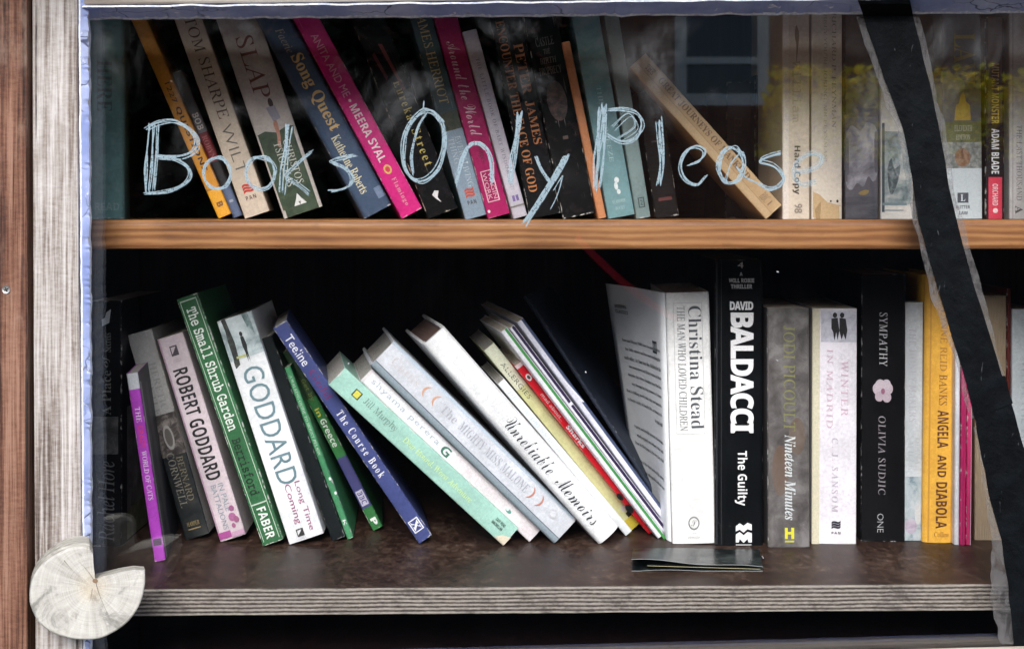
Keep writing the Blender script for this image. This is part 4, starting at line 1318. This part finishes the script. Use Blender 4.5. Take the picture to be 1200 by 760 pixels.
B("black book right of the white paperback with the snow picture", (389, 634), (303, 398), 16, (0.010, .013, .014), [], yaw=5, wear=.7, page=PAGE_G, wearc=(.25, .25, .25))
B("very thin mid-green booklet with tiny white lettering", (407, 632), (333, 431), 7.5, (0.06, .24, .11), [T("A WALKING GUIDE TO MOUNT PELION", 'roman', .3, .72, 10, 110, (.55, .68, .56)), EL(.75, 140, .2, 2, (.7, .75, .7)), EL(.8, 158, .2, 2, (.7, .75, .7)), T("K", 'serif', .3, .8, 190, 198, (.7, .76, .7), 'd')], kind='thin', yaw=5)
B("slim green and blue booklet with a small white box beside the navy book", (437, 622), (331, 413), 12.5, (0.035, .17, .05), [
    R(0, 1, 0, 62, (.020, .055, .018)), T("Get by", 'bold', .25, .75, 38, 66, (.16, .22, .04)), T("in", 'bold', .25, .7, 76, 86, (.62, .56, .06)), T("Greece", 'bold', .22, .78, 90, 126, (.70, .74, .68)), R(0, 1, 140, 206, (.05, .05, .17)), R(.15, .85, 184, 203, (.50, .48, .58)), T("BBC", 'bold', .25, .75, 186, 201, (.06, .05, .2)), T("P", 'black', .25, .8, 220, 229, (.7, .74, .7), 'd')], kind='thin', yaw=6, wear=.6)
B("navy blue book with spaced white lettering and a crossed box at its foot", (491, 637), (320, 385), 18, (0.050, .065, .19), [
    T("Teeline", 'sans', .22, .78, 16, 56, (.78, .78, .82)), T("Gold", 'serif', .25, .75, 64, 104, (.12, .025, .12)), T("The Course Book", 'serif', .26, .76, 122, 214, (.78, .78, .82), 'd', 1.45), FR(.16, .86, 276, 292, .07, 1.2, (.75, .76, .8)), T("X", 'serifb', .28, .74, 278, 290, (.75, .76, .8), 'd')], yaw=9, page=PAGE_G, wear=.6)
B("mint green paperback lowest of the white leaning books", (589, 639), (385, 451), 27, (0.34, .57, .48), [
    R(.34, .70, 26, 36, (.03, .05, .03)), R(.38, .66, 27.5, 34.5, (.62, .58, .08)), T("Jill Murphy", 'roman', .34, .76, 42, 92, (.16, .25, .22)), T("Dear Hound, Worst Adventure", 'roman', .34, .64, 106, 214, (.60, .78, .32)),
    T("EASY READ", 'bold', .60, .74, 250, 264, (.03, .06, .05)), T("MACMILLAN", 'bold', .40, .54, 248, 264, (.03, .06, .05)), PO([(0, 262), (.3, 268), (.5, 278), (0, 278)], (.68, .60, .46))], yaw=10, page=PAGE_G, wear=.6)
B("pinkish white paperback with rounded grey lettering, above the mint green one", (620, 635), (422, 446), 19, (0.70, .65, .66), [
    R(.1, .9, 4, 140, (.72, .72, .74)), T("shyama perera", 'sans', .28, .74, 10, 116, (.36, .42, .45), 'd', 1.15), T("G", 'bold', .2, .78, 122, 134, (.05, .16, .11), 'd'), EL(.5, 230, .12, 4, (.10, .30, .25)), EL(.55, 228, .1, 2, (.6, .68, .66))], yaw=10, page=PAGE_G)
B("thick white and grey hardback with silver serif title, third of the white leaning books", (649, 637), (434, 428), 39, (0.62, .64, .68), [
    R(0.0, .20, 0, 300, (.27, .33, .37)), R(.20, .225, 0, 300, (.10, .12, .14)), R(.90, 1, 0, 296, (.46, .54, .62)),
    T("Curtis", 'roman', .46, .72, 14, 54, (.56, .52, .50), 'd', 1.15), T("( (", 'ital', .42, .78, 62, 84, (.62, .34, .22)), T("The", 'serif', .46, .72, 92, 116, (.42, .43, .46)), T("MIGHTY MISS MALONE", 'serif', .46, .74, 122, 232, (.40, .41, .45), 'd', 1.1), T(") )", 'ital', .42, .80, 236, 256, (.50, .22, .16)), EL(.62, 274, .14, 6, (.52, .53, .56)), EL(.62, 274, .08, 4, (.64, .65, .68))], kind='hard', yaw=10, page=PAGE_G, bulge=.001, wear=.2)
B("white hardback with black script title, open-topped dark boards", (702, 638), (496, 404), 32, (0.80, .81, .81), [
    T("CLIVE JAMES", 'black', .22, .82, 34, 128, (.70, .71, .71)), T("Unreliable", 'script', .24, .78, 128, 209, (.03, .035, .04)), T("Memoirs", 'script', .24, .78, 220, 289, (.03, .035, .04))], kind='hard', yaw=12, page=(.20, .13, .11), bulge=.0028, wear=.05, wearc=(.7, .7, .7))
B("slim white paperback just right of the black script hardback", (733, 628), (583, 450), 10, (0.74, .77, .78), [T("THE CHILDRENS BOOK OF HEALTH", 'roman', .3, .7, 14, 160, (.46, .58, .64))], yaw=8, page=PAGE_G, wear=.1)
B("pale olive green paperback with small dark capitals, next to the red booklet", (739, 622), (567, 411), 15, (0.60, .62, .32), [
    R(0.0, 1, 0, 60, (.70, .73, .56)), T("ALLERGIES", 'sans', .3, .66, 24, 76, (.10, .13, .10), 'd', 1.1), R(0.55, 1, 252, 258, BK), EL(.7, 246, .25, 4, (.5, .5, .48)), R(0, 1, 258, 272, (.55, .45, .04))], yaw=8, page=PAGE_G)
B("thin bright red booklet with small white lettering", (760, 626), (603, 429), 9.5, (0.72, .012, .025), [
    R(0, 1, 0, 5, (.75, .6, .6)), EL(.5, 20, .32, 4.5, WH), EL(.5, 20, .18, 2.6, (.1, .05, .05)), T("mad about...", 'bold', .26, .70, 44, 84, (.80, .45, .45)), T("Sharks", 'black', .24, .76, 92, 124, (.85, .8, .8)), EL(.12, 196, .3, 5, BK), EL(.1, 214, .4, 6, BK), EL(.75, 240, .3, 5, (.10, .01, .02))], kind='thin', yaw=8, wear=.2)
B("thin white booklet with one green line down its spine", (771, 631), (587, 389), 9, (0.74, .74, .78), [R(.55, .9, 0, 310, (.04, .24, .05))], kind='thin', yaw=10, wear=.1)
B("thin white booklet with one dark purple line down its spine", (780, 628), (597, 385), 7, (0.76, .76, .82), [R(.42, .9, 0, 310, (.020, .008, .05)), R(.4, .95, 110, 114, (.7, .7, .75))], kind='thin', yaw=10, wear=.1)
B("thin white booklet with a navy back leaning against the large white paperback", (788, 625), (606, 378), 9, (0.70, .70, .78), [R(.62, 1, 0, 310, (.05, .07, .14)), PO([(.3, 76), (.62, 90), (.9, 120), (.62, 118)], (.75, .75, .8))], kind='thin', yaw=10, wear=.1, depth=.20,
  side=[R(0.0, 1, 0, 309, (.022, .028, .05))])

book("dark navy sheet added behind the thin white booklets for a navy reflection in the glass", (790, 618), (613, 348), 5, (.018, .025, .043), [], kind='thin', yaw=-12, wear=.1, depth=.125, name='navy_stand_in', page=(.012, .016, .03), rough=.6)  # sheet added in place of a navy reflection in the glass
# large white paperback with a sprung back cover
stead = B("large white paperback with its back cover sprung open, left of the tall black book", (788, 637), (780, 343), 51, (0.78, .78, .76), [
    FR(.16, .82, 12, 166, .012, .7, (.45, .46, .46)), T("Christina Stead", 'serifl', .50, .80, 16, 160, (.07, .08, .09)), T("THE MAN WHO LOVED CHILDREN", 'roman', .24, .42, 16, 162, (.17, .18, .19)),
    EL(.5, 270, .13, 8, (.22, .22, .22)), EL(.5, 270, .10, 6, (.74, .74, .72)), T("S", 'script', .44, .56, 266, 274, (.1, .1, .1), 'h'), T("THE", 'roman', .44, .56, 281, 283, (.3, .3, .3), 'h'), T("PENGUIN", 'roman', .36, .64, 285, 288, (.3, .3, .3), 'h')], yaw=-1, page=(.72, .70, .66), bulge=.0012, wear=.1, depth=.13, r=.002)
Ms = stead.matrix_world.inverted()
hb = 294 * 1.02 / F
def flap(u, v, e=0.0):
    """u: 0 at the spine .. 1 at the free edge, v: 0 top .. 1 foot"""
    a, b = P(779.5, 343, 1.0145), P(787, 636, 1.0195)
    free_t, free_b = P(713, 332, 1.115), P(752, 597, 1.119)
    p = a.lerp(b, v).lerp(free_t.lerp(free_b, v), u)
    bow = math.sin(math.pi * u) * (0.010 - .006 * v)
    p += Vector((0.8, 0, 0)) * bow * (1 if u < 1 else 0) * .55
    p += Vector((-.0026 - e, -e * .4, 0)) * (1 if u > 0 else .2)
    p.z = max(p.z, ZL + .0004)
    return p
fm = MB()
M_FLAP = cover_mat((.88, .90, .91), 1.0, 1.0, .35, 0.0, .04)
nu, nv = 14, 16
V = [flap(i / nu, j / nv) for j in range(nv + 1) for i in range(nu + 1)] + [flap(i / nu, j / nv) + Vector((.0005, .0002, 0)) for j in range(nv + 1) for i in range(nu + 1)]
k, n0 = nu + 1, (nu + 1) * (nv + 1)
Fc = []
for j in range(nv):
    for i in range(nu):
        a = j * k + i
        Fc += [(a, a + 1, a + k + 1, a + k), (a + n0 + 1, a + n0, a + n0 + k, a + n0 + k + 1)]
    Fc += [(j * k, (j + 1) * k, (j + 1) * k + n0, j * k + n0), (j * k + nu + n0, (j + 1) * k + nu + n0, (j + 1) * k + nu, j * k + nu)]
fm.add(V, Fc, M_FLAP, True)
GT = ink((.04, .05, .06))
def flap_text(s, u0, u1, v0, v1, font='serifb'):
    Vt, Ft = text_mesh(s, font)
    fm.add([flap(u1 - (u1 - u0) * a, v1 - (v1 - v0) * b, .00025) for a, b in Vt], Ft, GT)
lines = ["Sam and Henny Pollit have too many children,", "too little money and too much loathing for", "each other. As Sam uses the children for his", "own amusement and Henny watches in bleak", "despair, the eldest daughter must find her",
         "way through the long summers of a house", "that is falling slowly into ruin and quarrels,", "a classic study of family life, as funny as it", "is cruel and", "",
         "A great and terrible portrait of marriage,", "wholly original and without a false note", "from its first page to the very last of all", "", "One of the finest novels of the century,", "a wild and unforgettable book that stays"]
for i, s in enumerate(lines):
    if s:
        v = 0.23 + i * .037
        flap_text(s, .08, .08 + .82 * len(s) / 47, v, v + .017)
flap_text("MODERN", .72, .90, .085, .100, 'bold')
flap_text("CLASSICS", .70, .90, .108, .123, 'bold')
flap_text("III", .16, .26, .205, .255, 'black')
fo = fm.build("back_cover", stead)
fo.matrix_parent_inverse = Ms

B("tall black book with huge white capitals, highest on the lower shelf", (838, 639), (838, 304), 57, (0.004, .005, .006), [
    R(.03, .045, 2, 334, (.035, .037, .042)), R(.12, .13, 2, 334, (.028, .03, .034)),
    T("4", 'sans', .46, .58, 3, 10, (.7, .7, .7), 'h'), T("A", 'bold', .50, .56, 15, 19, (.7, .7, .7), 'h'), T("WILL ROBIE", 'black', .28, .80, 22, 27, (.75, .75, .75), 'h'), T("THRILLER", 'black', .32, .76, 29, 34, (.75, .75, .75), 'h'),
    T("DAVID", 'black', .30, .78, 49, 59, (.80, .80, .80), 'h', .9), T("BALDACCI", 'black', .31, .79, 62, 203, (.80, .80, .80), 'd', .88), T("The Guilty", 'bold', .40, .66, 224, 288, (.80, .80, .80)),
    PO([(.42, 318), (.42, 312), (.50, 308.5), (.58, 311.5), (.66, 308), (.75, 310), (.75, 317), (.66, 315.5), (.58, 319.5), (.50, 316)], (.76, .76, .76)), PO([(.42, 331), (.42, 321.5), (.50, 318.8), (.58, 322.5), (.66, 318.6), (.75, 320.2), (.75, 331), (.68, 331), (.66, 327), (.58, 331.5), (.50, 327), (.48, 331)], (.76, .76, .76)), R(.42, .74, 333, 334.5, (.4, .4, .4))], yaw=0, depth=.15, rough=.36, r=.003, wear=.3, wearc=(.2, .2, .2))
B("mottled brown-grey paperback with olive and white lettering, right of the tall black book", (900, 641), (899, 361), 49, (0.11, .10, .095), [
    R(0.03, 1, 0, 280, photo_mat((.045, .04, .04), (.10, .092, .088), (.20, .19, .185), 55)), EL(.3, 190, .2, 30, photo_mat((.11, .07, .05), (.13, .09, .07), (.15, .12, .10), 60)), EL(.7, 150, .2, 22, photo_mat((.09, .06, .045), (.12, .09, .07), (.16, .13, .11), 60)),
    T("JODI PICOULT", 'roman', .38, .66, 20, 144, (.20, .20, .07)), T("Nineteen Minutes", 'italb', .40, .66, 148, 248, (.62, .66, .66)), T("H", 'black', .40, .62, 257, 270, (.66, .62, .04), 'h'), R(.40, .62, 272, 274, (.5, .47, .06))], yaw=0)
B("lilac-white paperback with two people in snow at its top", (951, 641), (952, 361), 52, (0.72, .69, .74), [
    R(0, .17, 0, 281, (.60, .56, .42)), R(.19, 1, 3, 40, photo_mat((.36, .36, .42), (.50, .50, .56), (.62, .62, .68), 160)),
    EL(.50, 8, .05, 3.2, BK), EL(.66, 8, .05, 3.2, BK), PO([(.42, 12), (.56, 11), (.60, 26), (.56, 38), (.53, 28), (.49, 38), (.46, 28), (.42, 24)], BK), PO([(.60, 11), (.74, 12), (.78, 26), (.74, 37), (.69, 30), (.65, 37), (.60, 27)], BK),
    T("WINTER", 'roman', .64, .80, 62, 128, (.62, .42, .50), 'd', 1.15), T("IN MADRID", 'roman', .32, .46, 48, 142, (.62, .46, .53), 'd', 1.2), T("C. J. SANSOM", 'roman', .44, .58, 154, 242, (.44, .40, .45), 'd', 1.35), T("≋", 'black', .44, .64, 252, 262, (.02, .02, .03), 'h'), T("PAN", 'bold', .44, .64, 265, 268, (.1, .1, .1), 'h', 1.4)], yaw=-2, D=1.0155, page=(.62, .55, .40))
B("black paperback with a pale pink flower and white spaced capitals", (1009, 634), (1010, 321), 51, (0.006, .006, .007), [
    T("SYMPATHY", 'roman', .40, .58, 45, 108, (.66, .65, .66), 'd', 1.15), EL(.48, 138, .13, 9, (.55, .45, .50)), EL(.36, 134, .11, 7, (.60, .50, .55)), EL(.60, 134, .11, 7, (.58, .48, .53)), EL(.42, 129, .11, 6, (.62, .53, .57)), EL(.56, 129, .10, 6, (.62, .53, .58)), EL(.40, 143, .1, 6, (.52, .42, .47)), EL(.57, 144, .1, 6, (.54, .44, .49)), EL(.48, 137, .045, 3.5, (.32, .12, .2)),
    T("OLIVIA SUDJIC", 'roman', .38, .54, 166, 258, (.34, .31, .33), 'd', 1.1), T("ONE", 'thin', .36, .50, 280, 302, (.42, .42, .43))], yaw=-2, wear=.7, wearc=(.34, .34, .34), page=(.42, .24, .16), depth=.125)
B("slim pale blue-white paperback with faint lettering and a flower picture at its foot", (1059, 633), (1059, 354), 23, (0.66, .70, .72), [
    T("THE HONEY MAKERS", 'roman', .26, .62, 30, 140, (.52, .50, .55), 'd', 1.1), T("DIANA", 'roman', .58, .82, 158, 190, (.48, .52, .54)), T("SAVILLE", 'roman', .24, .48, 156, 196, (.48, .52, .54)), R(0, 1, 204, 279, photo_mat((.12, .20, .25), (.45, .53, .56), (.66, .70, .72), 90)), EL(.35, 262, .3, 9, photo_mat((.35, .30, .40), (.5, .42, .52), (.66, .62, .68), 150)), EL(.7, 248, .16, 12, (.66, .68, .68))], yaw=0, wear=.2)
B("bright orange hardback with dark brown hand-drawn capitals, beside the tape", (1081, 635), (1085, 322), 37, (0.96, .50, .07), [
    R(.14, .19, 2, 312, (.66, .32, .05)), T("LYNNE REID", 'roman', .46, .68, 40, 112, (.42, .18, .05)), T("BANKS", 'roman', .44, .70, 116, 152, (.26, .10, .03)), T("ANGELA", 'bold', .40, .76, 158, 202, (.15, .05, .02)), T("AND", 'bold', .42, .70, 210, 236, (.15, .05, .02)), T("DIABOLA", 'bold', .38, .74, 242, 296, (.15, .05, .02)), T("Collins", 'roman', .34, .80, 300, 306, (.38, .16, .05), 'h')], kind='hard', yaw=0, rough=.5, wear=.4, wearc=(.85, .55, .2))
B("thin white booklet right of the orange hardback", (1118, 638), (1120, 352), 6, (0.74, .74, .78), [R(.7, .9, 0, 290, (.5, .5, .55))], kind='thin', yaw=-1, wear=.1)
B("thin crimson booklet, left one of the pair beside the tape", (1124.5, 638), (1127, 430), 6.5, (0.46, .02, .12), [R(.35, .6, 0, 210, (.30, .01, .08))], kind='thin', yaw=-1, wear=.3)
B("thin crimson booklet, right one of the pair beside the tape", (1132, 638), (1134, 420), 6, (0.50, .03, .13), [R(.75, 1, 0, 220, (.50, .40, .46))], kind='thin', yaw=-1, wear=.3)
B("brown book half hidden by the tape on the lower shelf", (1142, 632), (1143, 346), 36, (0.30, .225, .145), [R(0, 1, 0, 288, page_mat((.36, .28, .19)))], yaw=-2, page=PAGE_T, wear=.4)
B("dark red book edge between the brown and the white books at the right end", (1179, 631), (1180, 338), 5, (0.12, .02, .015), [], kind='thin', yaw=-2)
B("pale blue-white book at the right end of the lower shelf", (1186, 631), (1186, 362), 34, (0.60, .66, .68), [T("WITH THE MISSIONARY", 'sans', .3, .62, 60, 230, (.42, .47, .50), 'd', 1.1), T("≋", 'bold', .3, .7, 12, 20, (.45, .5, .53), 'h')], yaw=0)

# ------------------------------------------------------------------ the leaflet lying on the lower shelf
def leaf_mat():
    N = Nodes("glossy_black_print")
    a = N.noise(N.coord(), 60.0, 5.0, 0.7)
    k = N.ramp(a, [(0.40, (.005, .007, .008)), (0.52, (.012, .016, .016)), (0.62, (.045, .06, .055)), (0.75, (.10, .12, .11))])  # paler patches paint gloss highlights and bits of print into the black
    return N.done(k, 0.30, 0.34)
M_LEAF = leaf_mat()
M_EDGE = ink((.34, .36, .36))
lc = P(816, 655, .969)
lf = tag(empty("leaflet", (lc.x, lc.y, ZL)), "glossy black folded leaflet lying on the lower shelf below the tall black book", "leaflet")
def leaf(u, v, top):
    # u across, v from the back edge to the front edge
    Db, Df = 0.996, 0.938
    xl = P(742, 0, Db).x * (1 - v) + P(740, 0, Df).x * v
    xr = P(890, 0, Db).x * (1 - v) + P(894, 0, Df).x * v
    x = xl + (xr - xl) * u
    y = (Db + (Df - Db) * v) - DG
    if top == 1:
        z = .0014 + v * (.0062 * (1 - u) ** .8 + .0016 + .0016 * math.sin(u * 8.0) * (1 - u)) + .0006 * math.sin(u * 5 + v * 3)
    elif top == 2:
        x = xl + .012 + (xr - xl - .014) * u
        z = .0010 + v * (.0026 * (1 - u) + .0009)
    else:
        z = .0005 + v * .0012 * max(0, math.sin(u * 6.5 - .4)) * (1 - u)
    return Vector((x, y, ZL + z)) - Vector((lc.x, lc.y, ZL))
for top, nm in ((1, "top_leaf"), (2, "inner_leaf"), (0, "bottom_leaf")):
    m = MB()
    nu, nv = 40, 12
    V = [leaf(i / nu, j / nv, top) for j in range(nv + 1) for i in range(nu + 1)]
    n0 = len(V)
    V += [p - Vector((0, 0, .00032)) for p in V]
    k = nu + 1
    Fc, Fe = [], []
    for j in range(nv):
        for i in range(nu):
            a = j * k + i
            Fc += [(a, a + k, a + k + 1, a + 1), (a + n0, a + n0 + 1, a + n0 + k + 1, a + n0 + k)]
        Fe += [(j * k, j * k + n0, (j + 1) * k + n0, (j + 1) * k), (j * k + nu, (j + 1) * k + nu, (j + 1) * k + nu + n0, j * k + nu + n0)]
    for i in range(nu):
        a = nv * k + i
        Fe += [(a, a + n0, a + 1 + n0, a + 1), (i, i + 1, i + 1 + n0, i + n0)]
    m.add(V, Fc, M_LEAF, True)
    m.add(V, Fe, ink((.50, .46, .26)) if top == 2 else M_EDGE)
    m.build(nm, lf)
